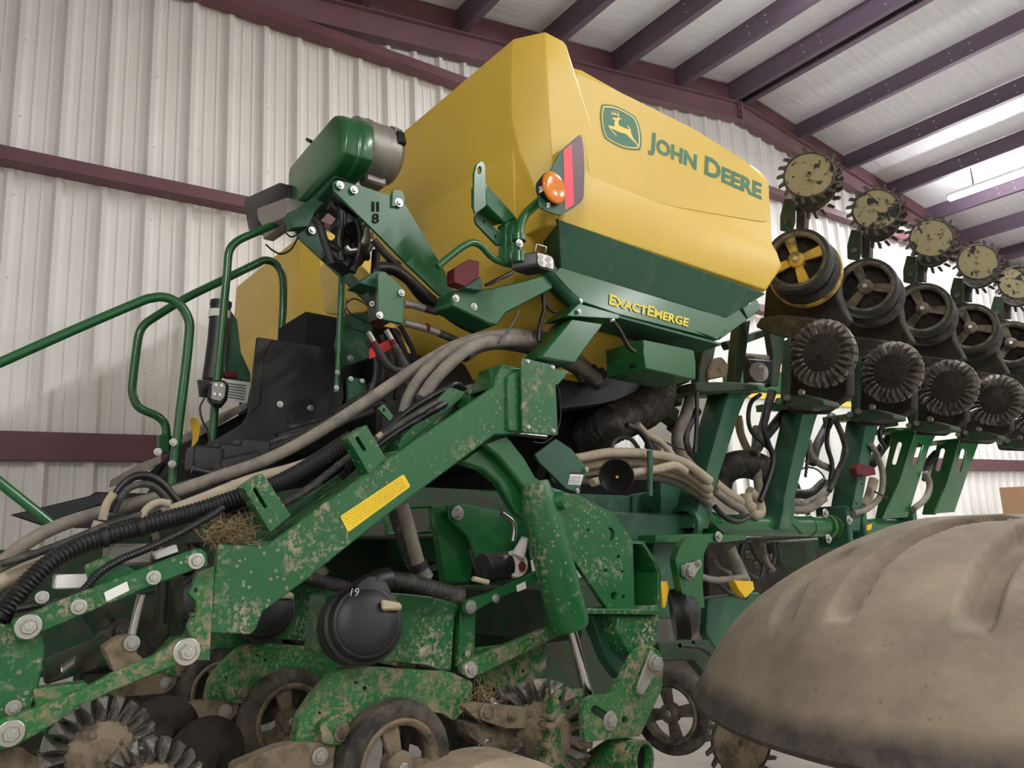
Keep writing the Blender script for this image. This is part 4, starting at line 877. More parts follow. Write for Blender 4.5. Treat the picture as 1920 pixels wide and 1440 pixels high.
plate('coulter_arm', [(82, 1370), (140, 1345), (120, 1390), (95, 1395)], YL+.02, .05, 'green_muddy', None, bev=.006)
# background of that unit: dusty discs and tyres deeper in the row
for px, py, yy, r in ((300, 1380, 2.5, 60), (385, 1420, 2.45, 62), (470, 1290, 3.2, 48), (420, 1330, 3.4, 40)):
    c = ony(px, py, yy); mk('opener_disc', G().lathe([(r*mpx(c), 0), (r*mpx(c), .004), (r*mpx(c)*.3, .02), (r*mpx(c)*.28, .03)], c, NY, 30), 'mud_shade', PL)
# ------------------------------------------------------------------ centre-section row units behind (two nearest shown fully)
YU = 2.16
def unit(off, first):
    """parts of a centre row unit, traced for the nearest one; off = distance along the toolbar"""
    objs = []
    def P(o): objs.append(o); return o
    # meter housing: domed vacuum cover
    c = ony(683, 1168, YU-.10); R = 70*mpx(c); ax = Vector((-.15, -.97, .18)).normalized()
    md = P(mk('seed_meter', G().lathe([(R*.98, -.09), (R, -.03), (R*1.02, -.025), (R*1.02, .0), (R*.94, .004), (R*.90, .016), (R*.74, .034), (R*.45, .042), (R*.1, .044)], c, ax, 36, up=(0, 0, 1)), 'black_dome', PL, ang=45, origin=c, label='black domed seed meter cover marked 19' if first else None))
    mk('outlet_neck', G().lathe([(R*.5, -.08), (R*.55, -.01), (R*.46, .012), (R*.2, .018)], c+Vector((.02, 0, R*.66)), ax, 18), 'black_dome', md)
    mk('cover_rib', G().lathe([(R*.84, .026), (R*.86, .034), (R*.80, .036), (R*.78, .03)], c-ax*.008, ax, 36, cap=False), 'black_dome', md)
    lt = G().hexa([ony(*p, YU-.155) for p in [(714, 1124), (752, 1130), (754, 1144), (716, 1146)]], [ony(*p, YU-.125) for p in [(714, 1124), (752, 1130), (754, 1144), (716, 1146)]]); mk('latch', lt, 'tan_plastic', md, bev=.006)
    if first:
        lettering('chalk_number', '19', [(660, 1103), (657, 1118), (672, 1118), (674, 1103)], YU-.165, 'white_label', md, caps=False, bold=-.02)
    el = P(hose('meter_elbow', [(700, 1130), (697, 1105), (705, 1090), (730, 1085)], [20][0], 'black_plastic', YU-.08, res=4, n=14))
    P(hose('corrugated_hose', [(728, 1086), (765, 1091), (800, 1100), (840, 1111), (866, 1117)], 14, 'hose_dark', YU-.08, res=5, n=14, wave=(.009, .085)))
    # seed box shield
    sh = P(plate('unit_shield', rp([(742, 1112), (800, 1118), (864, 1132), (852, 1158), (846, 1258), (824, 1257), (802, 1247), (745, 1241), (640, 1238), (600, 1225), (612, 1115)], 5), YU, .11, 'green_splash', None, bev=.008))
    P(plate('unit_post', [(864, 1130), (893, 1140), (891, 1228), (886, 1262), (860, 1252)], YU-.012, .03, 'green_splash', None, bev=.003))
    ua = P(plate('parallel_arm', [(867, 1127), (917, 1112), (1008, 1070), (1060, 1050), (1064, 1066), (1014, 1088), (930, 1124), (878, 1156), (868, 1148)], YU-.03, .02, 'green', None, bev=.003)); bolt(883, 1138, YU-.032, 7.5, ua); bolt(930, 1122, YU-.032, 5, ua)
    plate('white_label', [(968, 1098), (985, 1090), (987, 1103), (970, 1110)], YU-.031, .001, 'white_label', ua, bev=0)
    la_ = P(plate('parallel_arm', [(868, 1250), (880, 1238), (1027, 1178), (1060, 1165), (1064, 1186), (1030, 1202), (898, 1268), (878, 1272), (868, 1264)], YU-.035, .03, 'green_muddy', None, bev=.004)); bolt(883, 1256, YU-.037, 8.5, la_); bolt(877, 1226, YU-.02, 4, la_)
    P(plate('opener_frame', [(892, 1215), (1025, 1200), (1025, 1253), (997, 1305), (930, 1292), (892, 1275)], YU+.03, .02, 'green_muddy', None, bev=.003, holes=[ell(982, 1259, 4, 4.5, 8)]))
    # gauge wheel hood caked with mud
    P(plate('gauge_wheel_arm', rp([(590, 1303), (623, 1267), (647, 1253), (697, 1251), (813, 1259), (843, 1259), (887, 1280), (882, 1318), (852, 1353), (832, 1338), (780, 1331), (713, 1337), (682, 1343), (662, 1360), (640, 1356), (622, 1392), (553, 1392), (563, 1343)], 6), YU-.03, .04, 'green_muddy', None, bev=.006, holes=[ell(667, 1280, 3, 3, 8), ell(684, 1291, 4.5, 4.5, 8), ell(600, 1337, 3, 3.5, 8)]))
    ca = P(plate('closing_arm', rp([(440, 1436), (520, 1402), (560, 1392), (632, 1392), (626, 1425), (600, 1450), (470, 1470), (440, 1460)], 6), YU-.045, .05, 'mud', None, bev=.008)); bolt(600, 1418, YU-.05, 9, ca, m='lock_plate')
    pv = P(plate('gauge_pivot', rp([(600, 1358), (625, 1343), (655, 1358), (662, 1380), (640, 1398), (605, 1395)], 6), YU-.06, .04, 'green_muddy', None, bev=.008)); bolt(641, 1374, YU-.065, 9, pv, m='mud')
    gw = P(spoked_wheel('gauge_wheel', ony(752, 1438, YU-.11), NY, 104*mpx(ony(752, 1438, YU-.11)), .09, 'mud', 'rubber', 3, label='muddy gauge wheel with three spokes, bottom centre' if first else None))
    sc = ony(835, 1400, YU+.06); P(mk('gauge_tyre', G().lathe([(.13, 0), (.17, .004), (.185, -.03), (.185, -.06), (.17, -.09), (.13, -.09)], sc, NY, 36, cap=False), 'rubber', PL, origin=sc))
    tb = P(hose('seed_tube', [(752, 948), (763, 985), (775, 1030), (785, 1062), (800, 1085)], 14, 'hose_grey', YU+.05, res=3, n=14)); hose('hose_cuff', [(783, 1055), (788, 1068)], 17, 'hose_black', YU+.05, tb, res=1, n=14)
    P(hose('seed_tube', [(735, 958), (748, 1000), (765, 1050), (778, 1070)], 8, 'hose_dark', YU+.06, res=3, n=10, wave=(.0075, .085)))
    P(plate('yellow_tab', [(680, 1105), (712, 1098), (735, 1098), (732, 1112), (690, 1118)], YU+.02, .03, 'yellow_part', None, bev=.003))
    return objs
U0 = unit(0, True)
for n in range(1, 5):
    for o in U0:
        q = dup(o, (0, .762*n, 0))
        if 'label' in q: del q['label']
        for ch in list(q.children):
            if ch.name.startswith('chalk_number'): bpy.data.objects.remove(ch)
# toolbar and underframe across the centre section, deep in shade behind the row units
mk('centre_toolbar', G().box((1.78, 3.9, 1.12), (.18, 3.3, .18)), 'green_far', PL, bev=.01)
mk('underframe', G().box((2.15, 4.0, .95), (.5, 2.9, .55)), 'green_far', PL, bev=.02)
mk('underframe', G().box((1.95, 3.9, .62), (.25, 2.9, .3)), 'mud_shade', PL, bev=.02)
mk('underframe', G().box((1.2, 4.6, .80), (.9, 1.2, .5)), 'mud_shade', PL, bev=.04)
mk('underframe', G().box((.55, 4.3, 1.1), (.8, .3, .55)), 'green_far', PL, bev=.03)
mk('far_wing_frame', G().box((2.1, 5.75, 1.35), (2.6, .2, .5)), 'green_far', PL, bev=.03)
mk('far_wing_frame', G().box((2.0, 5.7, .75), (2.4, .3, .75)), 'mud_shade', PL, bev=.05)
mk('dark_backing', G().box((1.95, 3.45, 1.78), (1.75, .12, .42)), 'dark_void', PL, bev=.02)  # added dark backing that hides the bright wall behind the arm
mk('dark_backing', G().box((1.6, 3.3, 1.3), (1.5, .1, .5)), 'green_far', PL, bev=.02)  # second dark backing, closes a gap to the wall
plate('frame_panel', rp([(1225, 1005), (1290, 1005), (1285, 1160), (1225, 1160)], 4), 2.7, .04, 'green_dull', None, bev=.006)
plate('frame_panel', rp([(1080, 925), (1183, 930), (1183, 1002), (1088, 1005)], 4), 2.95, .04, 'green_dull', None, bev=.006)
plate('frame_panel', rp([(1187, 927), (1290, 912), (1295, 988), (1187, 1000)], 4), 2.93, .04, 'green_dull', None, bev=.006)
plate('dark_backing', [(1030, 850), (1300, 868), (1300, 935), (1030, 945)], 3.3, .04, 'dark_void', None, bev=.006)  # dark backing sheet added under the tank
mk('underframe', G().box((.3, 4.2, .55), (1.4, .4, .4)), 'mud_shade', PL, bev=.04)
for k in range(5):
    c = Vector((1.62, 2.75+.762*k, .72)); mk('opener_disc', G().lathe([(.17, 0), (.17, .004), (.05, .02)], c, NY, 28), 'mud_shade', PL)
# row cleaner of the nearest centre unit
toothed_disc('row_cleaner_disc', ony(960, 1372, YU-.04), NY, 74*mpx(ony(960, 1372, YU-.04)), 20, 'toothed_steel', 'mud', label='toothed row cleaner wheel beside the hydraulic cylinder')
cb_ = plate('cleaner_bracket', rp([(870, 1326), (890, 1318), (1005, 1328), (1016, 1345), (1010, 1365), (950, 1366), (893, 1348)], 5), YU-.10, .03, 'mud', None, bev=.006); bolt(912, 1336, YU-.105, 9, cb_, m='mud'); bolt(961, 1342, YU-.105, 6, cb_, m='mud')
for q in ([(868, 1352), (930, 1365), (962, 1380), (960, 1400), (920, 1410), (880, 1380)], [(960, 1385), (995, 1380), (1000, 1420), (960, 1425)]): plate('mud_lump', rp(q, 8), YU-.06, .08, 'mud', None, bev=.015, seg=2)
c = ony(1015, 1375, YU-.12); toothed_disc('row_cleaner_disc', c, Vector((-.75, -.6, 0)), .16, 18, 'toothed_dark', 'mud')
g = G()
for k in range(160):
    c = ony(915+random.gauss(0, 22), 1305+random.gauss(0, 12), YU-.06+random.random()*.06); d = Vector((random.gauss(0, .5), random.gauss(0, .5), random.gauss(0, 1))).normalized()*random.uniform(.01, .035); g.tube([c-d, c+d], .0008, 3)
mk('straw_tuft', g, 'straw', PL, kind='stuff')
# ribbed transport tyre, top just in view
c = ony(952, 1640, 1.86); tc = Vector((c.x, 1.86, .40)); Rt = (ony(952, 1409, 1.95).z-.40)
pr = [(Rt*.62, 0), (Rt*.85, .005), (Rt*.95, -.02), (Rt*.985, -.035)]
for k in range(5): y0 = -.045-.034*k; pr += [(Rt, y0), (Rt, y0-.024), (Rt*.93, y0-.026), (Rt*.93, y0-.032)]
pr += [(Rt*.985, -.225), (Rt*.95, -.24), (Rt*.85, -.26), (Rt*.62, -.265)]
tt = mk('transport_tyre', G().lathe(pr, tc, NY, 64, cap=False), 'tyre_dusty', PL, origin=tc, ang=30)
mk('rim', G().lathe([(Rt*.62, -.01), (Rt*.6, -.06), (Rt*.2, -.07), (Rt*.2, -.16), (Rt*.6, -.2), (Rt*.62, -.255)], tc, NY, 40), 'rim_yellow', tt)
# ------------------------------------------------------------------ hydraulic cylinder and fold bracket
YB = 1.98
cyl = mk('hydraulic_cylinder', G().tube([ony(1002, 905, YB), ony(1012, 950, YB), ony(1066, 1165, YB), ony(1069, 1176, YB)], [.045, .062, .066, .060], 24), 'green_splash', PL, ang=40)
mk('piston_rod', G().tube([ony(1064, 1150, YB), ony(1108, 1325, YB)], .0175, 18), 'chrome', cyl)
pin = mk('pivot_pin', G().tube([ony(995, 945, YB+.03), ony(1058, 938, YB-.06)], .029, 20), 'green_splash', PL); mk('pin_face', G().tube([ony(1057, 938, YB-.055), ony(1060, 938, YB-.064)], .024, 20), 'green_splash', pin)
fb = plate('fold_bracket', [(1012, 962), (1030, 930), (1060, 924), (1085, 928), (1115, 950), (1150, 962), (1170, 990), (1185, 1013), (1207, 1015), (1228, 1048), (1239, 1072), (1239, 1143), (1140, 1143), (1090, 1070)], YB-.03, .02, 'green_splash', None, bev=.003, label='green fold bracket beside the hydraulic cylinder',
           holes=[ell(1144, 1002, 9, 13, 14), ell(1103, 994, 3, 3, 8), ell(1160, 1044, 3.4, 3.6, 8), ell(1136, 1069, 3.2, 3.4, 8), ell(1167, 1072, 3.2, 3.4, 8), ell(1151, 1117, 6, 8, 10), ell(1169, 1119, 3.2, 4, 8), [(1187, 1020), (1204, 1020), (1224, 1052), (1233, 1073), (1233, 1135), (1190, 1136)]])
plate('bracket_back', [(1012, 962), (1085, 928), (1150, 962), (1185, 1013), (1207, 1015), (1239, 1072), (1239, 1143), (1140, 1143)], YB+.14, .02, 'green_dull', fb)
g = G().hexa([ony(1097, 1141, YB-.04), ony(1240, 1143, YB-.04), ony(1240, 1153, YB-.04), ony(1100, 1152, YB-.04)], [ony(*p, YB-.04)+Vector((0, .2, 0)) for p in [(1097, 1141), (1240, 1143), (1240, 1153), (1100, 1152)]]); mk('bracket_shelf', g, 'green_splash', fb, bev=.003)
q = [(1185, 1013), (1207, 1015), (1239, 1072), (1239, 1143)]
for a, b in zip(q, q[1:]): mk('bracket_edge', G().hexa([ony(*a, YB-.03), ony(*b, YB-.03), ony(*b, YB-.03)+Vector((0, .17, 0)), ony(*a, YB-.03)+Vector((0, .17, 0))], [p+Vector((-.008, 0, -.004)) for p in (ony(*a, YB-.03), ony(*b, YB-.03), ony(*b, YB-.03)+Vector((0, .17, 0)), ony(*a, YB-.03)+Vector((0, .17, 0)))]), 'green', fb)
plate('bracket_leg', [(1157, 1153), (1237, 1153), (1232, 1208), (1210, 1225), (1180, 1230), (1160, 1190)], YB-.02, .16, 'green_splash', None, bev=.004)
plate('bracket_leg', [(1110, 1153), (1157, 1153), (1165, 1200), (1180, 1235), (1165, 1275), (1140, 1240), (1120, 1190)], YB+.05, .05, 'green_dull', None, bev=.004)
lk = plate('link_plate', rp([(1200, 1216), (1222, 1211), (1238, 1222), (1244, 1246), (1241, 1293), (1220, 1337), (1200, 1381), (1160, 1384), (1097, 1392), (1093, 1337), (1099, 1313), (1112, 1305), (1150, 1301), (1161, 1280), (1187, 1230)], 6), YB-.07, .022, 'green_muddy', None, bev=.003, holes=[slot((1116, 1331), (1138, 1345), 8), ell(1171, 1350, 6, 7, 10)], label='muddy green link plate with steel lock plate')
plate('link_back', rp([(1200, 1216), (1222, 1211), (1241, 1246), (1238, 1293), (1200, 1381), (1097, 1392), (1093, 1337), (1112, 1305), (1150, 1301), (1187, 1230)], 6), YB+.05, .02, 'green_dull', lk)
bolt(1144, 1352, YB-.072, 10, lk, m='lock_plate')
lp_ = plate('lock_plate', rp([(1222, 1217), (1243, 1242), (1232, 1258), (1206, 1304), (1195, 1300), (1197, 1283)], 4), YB-.085, .008, 'lock_plate', lk); bolt(1227, 1244, YB-.09, 13, lp_, m='lock_plate', washer=1.1); bolt(1199, 1295, YB-.09, 6, lp_, m='lock_plate', washer=0)
tb = mk('cross_tube', G().tube([ony(1203, 1424, YB-.10)+Vector((-.0, 0, 0)), ony(1203, 1424, YB-.10)+Vector((-.02, .09, 0)), ony(1120, 1440, YB+.08)], .056, 28, cap=False), 'green_muddy', PL, ang=50)
c = ony(1203, 1424, YB-.10); mk('tube_end', G().lathe([(.057, .0), (.057, .012), (.046, .012), (.046, -.02)], c, (Vector((.02, -.09, 0))).normalized(), 28, cap=False), 'green_muddy', tb); mk('tube_bore', G().lathe([(.046, -.015), (.001, -.016)], c, (Vector((.02, -.09, 0))).normalized(), 28), 'dark_void', tb)
plate('pivot_block', rp([(1043, 1294), (1093, 1290), (1100, 1393), (1090, 1450), (1020, 1450), (1027, 1400)], 4), YB+.0, .05, 'green_muddy', None, bev=.005, holes=[slot((1052, 1310), (1066, 1326), 5)])
for p, r in (((1038, 1347), 7), ((1035, 1362), 9), ((1094, 1396), 12), ((1030, 1400), 8)): plate('mud_lump', ell(*p, r, r*.8, 9), YB-.05, .05, 'mud', None, bev=.008, seg=2)
# curved beams above the bracket
plate('wing_arm', [(863, 866), (905, 834), (918, 836), (960, 880), (985, 920), (1005, 955), (1000, 985), (968, 960), (935, 905), (905, 880)], YB+.04, .04, 'green', None, bev=.006)
plate('wing_arm', [(905, 832), (950, 815), (985, 860), (1005, 895), (1030, 912), (1062, 922), (1040, 945), (1000, 940), (968, 895), (935, 855)], YB-.0, .03, 'green', None, bev=.006)
# dark green main frame behind, with its plates
plate('frame_plate', [(808, 952), (850, 948), (872, 970), (890, 1040), (885, 1095), (830, 1095), (818, 1010)], 2.30, .03, 'green', None, bev=.01)
fp2 = plate('frame_plate', [(840, 948), (870, 945), (985, 965), (1000, 1080), (900, 1080), (880, 1010), (845, 975)], 2.26, .02, 'green', None, bev=.004); bolt(858, 962, 2.25, 9, fp2)
mk('main_frame', G().box((2.35, 3.5, 1.42), (1.5, 1.5, .22)), 'green_dull', PL, bev=.01)
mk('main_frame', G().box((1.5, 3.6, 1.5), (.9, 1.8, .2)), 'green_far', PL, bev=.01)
plate('frame_window', [(720, 950), (815, 945), (818, 1000), (725, 1005)], 2.4, .02, 'green', None, bev=.006, holes=[[(728, 956), (808, 952), (810, 993), (732, 998)]])
# small drive pump
c = ony(965, 1058, 2.14); dm = mk('drive_pump', G().lathe([(.042, -.05), (.046, 0), (.042, .015), (.02, .02)], c, (-.1, -1, .1), 22), 'cast_light', PL)
mk('pump_body', G().tube([ony(905, 1065, 2.16), ony(950, 1060, 2.16)], .046, 18), 'black_plastic', dm); mk('pump_arm', G().tube([ony(970, 1045, 2.12), ony(980, 1020, 2.12), ony(983, 1008, 2.12)], [.025, .016, .012], 12), 'cast_light', dm); mk('pump_logo', G().lathe([(.016, 0), (.016, .001)], ony(979, 1062, 2.11), NY, 16), 'red_lens', dm)
hose('hose_fitting', [(940, 962), (958, 975), (965, 990), (962, 1015)], 5, 'steel', 2.12, res=3, n=10); hose('hose_fitting', [(887, 1085), (915, 1092)], 5, 'tan_plastic', 2.1, res=1, n=10)
hose('hydraulic_hose', [(880, 1030), (888, 1060), (905, 1095)], 4, 'hose_black', 2.15, res=3, n=8)
# mid-right: pivot plate, meter seen edge-on, wing gauge wheel near the floor
vp = plate('pivot_plate', rp([(1267, 1050), (1275, 1025), (1290, 1007), (1335, 1005), (1320, 1040), (1318, 1100), (1322, 1140), (1300, 1140), (1278, 1110)], 4), 2.45, .04, 'green', None, bev=.004)
plate('lock_plate', rp([(1278, 1060), (1312, 1051), (1317, 1060), (1298, 1084), (1280, 1082)], 4), 2.44, .008, 'lock_plate', vp); bolt(1290, 1071, 2.435, 12, vp, m='lock_plate', washer=1.2); bolt(1310, 1056, 2.435, 4, vp, m='lock_plate')
c = ony(1285, 1150, 2.5); R = .115; em = mk('seed_meter', G().lathe([(R*.98, -.06), (R, -.02), (R*1.03, -.015), (R*1.03, .005), (R*.93, .01), (R*.72, .045), (R*.4, .06), (R*.1, .062)], c, Vector((.72, -.68, .1)), 30), 'black_dome', PL, origin=c, ang=45)
plate('yellow_tab', [(1240, 1090), (1252, 1090), (1255, 1105), (1248, 1140), (1243, 1140)], 2.5, .03, 'yellow_part', None); plate('yellow_tab', [(1376, 1088), (1412, 1090), (1415, 1105), (1398, 1122), (1385, 1105)], 2.75, .05, 'yellow_part', None)
spoked_wheel('gauge_wheel', onx(1254, 1338, 2.72), Vector((-.95, -.3, 0)), .185, .10, 'rim_muddy', 'rubber', 4, label='gauge wheel hanging near the floor beside the big tyre')
hose('seed_tube', [(1365, 1025), (1378, 1055), (1395, 1090)], 12, 'hose_grey', 2.85, res=3, n=12); hose('supply_hose', [(1310, 1080), (1345, 1088), (1400, 1082)], 6, 'hose_grey', 2.8, res=3, n=8)
for p in ([(1275, 1210), (1320, 1215), (1345, 1235)], [(1300, 1205), (1330, 1225), (1350, 1250)]): hose('hydraulic_hose', p, 4, 'hose_dark', 2.7, res=3, n=8)
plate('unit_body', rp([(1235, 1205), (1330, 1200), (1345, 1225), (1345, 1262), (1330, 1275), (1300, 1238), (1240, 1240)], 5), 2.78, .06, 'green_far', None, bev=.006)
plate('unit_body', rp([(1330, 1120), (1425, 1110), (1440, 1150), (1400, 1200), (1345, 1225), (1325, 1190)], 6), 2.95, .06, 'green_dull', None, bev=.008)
plate('unit_body', [(1325, 1010), (1600, 1000), (1640, 1040), (1400, 1250), (1330, 1150)], 3.6, .08, 'mud_shade', None, bev=.01)
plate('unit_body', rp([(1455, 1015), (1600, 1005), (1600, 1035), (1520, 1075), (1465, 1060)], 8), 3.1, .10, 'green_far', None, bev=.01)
for p, r, m in (([(1390, 1020), (1388, 1050), (1402, 1075), (1420, 1085)], 5, 'hose_dark'), ([(1405, 1015), (1415, 1040), (1430, 1060), (1425, 1085)], 4, 'hose_black'), ([(1430, 1020), (1436, 1050), (1450, 1070)], 5, 'hose_grey'), ([(1448, 1015), (1452, 1045), (1440, 1075)], 4, 'hose_dark'), ([(1335, 1040), (1350, 1065), (1380, 1080)], 4, 'hose_grey'), ([(1340, 1085), (1365, 1110), (1400, 1120)], 4, 'hose_dark')): hose('loose_hose', p, r, m, 2.95, res=4, n=8)
for p in ((1408, 1040), (1425, 1060), (1442, 1045)): mk('valve_block', G().box(ony(*p, 3.0), (.05, .05, .04)), 'cast_grey', PL, bev=.006)
c = ony(1390, 1392, 2.05); spiked_wheel('closing_wheel', c, Vector((-.55, -.83, 0)), 62*mpx(c), 18, core='mud', label='muddy closing wheel under the big tyre')
# ------------------------------------------------------------------ big dusty tyre at lower right
TC = Vector((2.216, .97, 0)); TN = Vector((-.054, 0, 1)).normalized(); TA = Vector((1, 0, .054)).normalized(); TB = TN.cross(TA)
CROWN = [(.793, .978), (.784, .992), (.766, 1.02), (.748, 1.05), (.728, 1.08), (.707, 1.11), (.683, 1.14), (.655, 1.17), (.622, 1.2), (.586, 1.23), (.542, 1.26), (.493, 1.29), (.438, 1.32), (.379, 1.35), (.312, 1.38), (.222, 1.412), (.17, 1.426), (.12, 1.434)]
PROF = [(.42, .985), (.60, .955), (.70, .948), (.755, .952), (.783, .963)]+CROWN+[(.11, 1.43), (.10, 1.40)]
def crown_r(h):
    for (r0, h0), (r1, h1) in zip(CROWN, CROWN[1:]):
        if h0 <= h <= h1: return r0+(r1-r0)*(h-h0)/(h1-h0)
    return -1
def tyre_rz(p): d = p-TC; h = d.dot(TN); e = d-TN*h; return e.length, h, math.atan2(e.dot(TB), e.dot(TA))
def hit(px, py):
    v = mray(px, py).normalized(); t = .4
    while t < 4:
        r, h, th = tyre_rz(MC+v*t)
        if .978 <= h < 1.434 and r <= crown_r(h): return th, h
        t += .003
    return None
def track(pts):
    q = [hit(*p) for p in pts]; q = sorted([x for x in q if x], key=lambda x: x[1]); return q
def hit3(px, py):
    v = mray(px, py).normalized(); t = .4
    while t < 4:
        p = MC+v*t; r, h, th = tyre_rz(p)
        if .978 <= h < 1.434 and r <= crown_r(h): return p
        t += .002
    return None
LUGS = []
for path in ([(1868, 972), (1830, 974), (1780, 983), (1720, 1006), (1665, 1042), (1632, 1075), (1610, 1110), (1594, 1140), (1577, 1168)], [(1990, 985), (1950, 1000), (1910, 1028), (1878, 1062), (1860, 1105), (1847, 1150), (1834, 1190)], [(1575, 1046), (1530, 1072), (1500, 1100), (1482, 1135), (1470, 1185)]):
    q = [hit3(*p) for p in path]; LUGS.append([p for p in q if p is not None])
AMP = [.055, .055, .012]
def lug_depth(p, n):
    best = 0
    for pts, amp in zip(LUGS, AMP):
        L = len(pts)-1; bd, bs, bt_ = 9, 1, 0
        for i in range(L):
            ab = pts[i+1]-pts[i]; t = (p-pts[i]).dot(ab)/ab.length_squared; t = min(1, max(0, t)); c_ = pts[i]+ab*t; e = p-c_; d = e.length
            if d < bd: bd, bs, bt_ = d, (1 if ab.cross(e).dot(n) > 0 else -1), (i+t)/L
        if bd > .09: continue
        wid = .026 if bs > 0 else .062      # steep flank on one side, easier on the other
        e = min(1, max(0, (1-bd/wid)*1.7)); fade = min(1, (1-bt_)/.22)
        best = max(best, amp*e*e*(3-2*e)*fade)
    return best
NL = 15; DTH = 2*math.pi/NL
CAMTH = tyre_rz(MC)[2]
def prof_at(s_):
    i = min(int(s_), len(PROF)-2); t = s_-i; (r0, h0), (r1, h1) = PROF[i], PROF[i+1]; return r0+(r1-r0)*t, h0+(h1-h0)*t
NS, NTH = 130, 480
g = G(); vs_ = []
for i in range(NS+1):
    r, h = prof_at((len(PROF)-1)*i/NS*.9999)
    for k in range(NTH):
        th = 2*math.pi*k/NTH; dep = 0
        rad_ = TA*math.cos(th)+TB*math.sin(th); dc = (th-CAMTH+math.pi) % (2*math.pi)-math.pi
        if .98 < h and abs(dc) < 1.5: dep = lug_depth(TC+TN*h+rad_*r, (rad_+TN).normalized())
        elif h > 1.12 and r > .26:
            d = (th-(h-1.2)*1.6+DTH/2) % DTH-DTH/2; e = min(1, max(0, (1-abs(d*r)/.05)*1.7)); dep = .04*e*e*(3-2*e)*min(1, (h-1.12)/.08)*min(1, (r-.26)/.08)
        rad = TA*math.cos(th)+TB*math.sin(th)
        vs_.append(TC+TN*(h-dep*.7)+rad*(r-dep*.7))
fs_ = [(i*NTH+k, i*NTH+(k+1) % NTH, (i+1)*NTH+(k+1) % NTH, (i+1)*NTH+k) for i in range(NS) for k in range(NTH)]
g.add(vs_, fs_)
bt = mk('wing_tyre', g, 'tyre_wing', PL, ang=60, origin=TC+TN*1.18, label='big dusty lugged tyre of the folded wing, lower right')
mk('tyre_rim', G().lathe([(.42, .99), (.41, 1.02), (.14, 1.05), (.12, 1.41), (.03, 1.42), (.03, .93), (.14, .93), (.41, .97)], TC, TN, 40, cap=False), 'rim_muddy', bt)
mk('tyre_spindle', G().tube([(2.2, .97, 1.0), (2.22, .97, .85), (2.6, 1.05, .8), (3.1, 1.4, .82), (3.5, 1.9, .88), (3.7, 2.4, 1.0)], .05, 16, res=4), 'green_far', PL)
# ------------------------------------------------------------------ folded wing with its row units standing on end
SP = .762
XW = 3.66
def wing(n, first):
    o = Vector((SP*n, 0, 0)); L = []
    c = onx(1517, 328, 3.70); w1 = spiked_wheel('closing_wheel', c+o, Vector((-.84, -.54, 0)), .176, 18, a0=.2*n, core='mud_plate', label='tan-caked spiked closing wheel highest beside the tank' if first else None)
    spiked_wheel('closing_wheel', c+o+Vector((.14, .035, -.035)), Vector((-.95, .1, .25)), .172, 18, a0=.1+.3*n, core='spike_dark')
    cg = onx(1492, 486, 3.63); spoked_wheel('gauge_wheel', cg+o, Vector((-.95, -.30, 0)), .188, .125, 'rim_yellow' if n == 0 else 'rim_muddy', 'rubber_wing', 4 if n == 0 else 3, twin=.02, yellow_lip=(n == 0), rk=.875, label='gauge wheel with yellow spokes showing, beside the tank corner' if first else None)
    cl = onx(1540, 662, 3.62); toothed_disc('row_cleaner_disc', cl+o, NX, .185, 26, 'toothed_dark', 'mud_shade', label='caked toothed row cleaner wheel nearest the tank' if first else None)
    toothed_disc('row_cleaner_disc', cl+o+Vector((.11, .06, .02)), Vector((-.95, -.3, 0)), .185, 24, 'toothed_dark', 'mud_shade')
    def pl(name, pts, x, t, m, bev=.004, holes=()):
        q = G().prism([onx(*p, x)+o for p in pts], (t, 0, 0), [[onx(*p, x)+o for p in h] for h in holes]); ob = mk(name, q, m, PL, bev=bev); L.append(ob); return ob
    s1 = pl('closing_arm', [(1470, 372), (1489, 372), (1489, 415), (1483, 436), (1462, 432), (1462, 405)], 3.76, .02, 'green_far'); q = onx(1476, 415, 3.755)+o; mk('bolt', G().lathe([(.018, 0), (.018, .012)], q, NX, 6), 'rim_muddy', s1)
    pl('closing_arm', [(1493, 385), (1510, 388), (1508, 430), (1492, 430)], 3.86, .05, 'spike_dark')
    pl('row_unit_body', [(1440, 470), (1500, 430), (1560, 470), (1570, 560), (1590, 600), (1560, 625), (1470, 620), (1430, 600)], 3.98, .08, 'mud_shade', .01)
    pl('row_unit_body', [(1425, 595), (1470, 590), (1540, 598), (1560, 620), (1500, 640), (1440, 625), (1415, 612)], 3.70, .10, 'spike_dark', .01)
    pl('row_unit_shank', [(1471, 640), (1500, 620), (1560, 620), (1590, 660), (1590, 740), (1540, 775), (1480, 775), (1470, 730)], 3.93, .08, 'mud_shade', .01, holes=[[(1495, 650), (1525, 645), (1530, 690), (1500, 700)]])
    pl('row_unit_shank', [(1468, 640), (1482, 632), (1480, 700), (1473, 765), (1462, 765), (1464, 700)], 3.66, .03, 'green_far')
    ft = pl('shank_foot', [(1468, 744), (1510, 740), (1545, 750), (1545, 760), (1500, 766), (1466, 762)], 3.66, .16, 'green_far', .006)
    for p in ((1505, 736), (1462, 752), (1478, 746)):
        q = onx(*p, 3.64)+o; mk('bolt', G().lathe([(.018, 0), (.018, .02)], q, NX, 6), 'zinc', ft)
    return L
for n in range(0, 6): wing(n, n == 0)
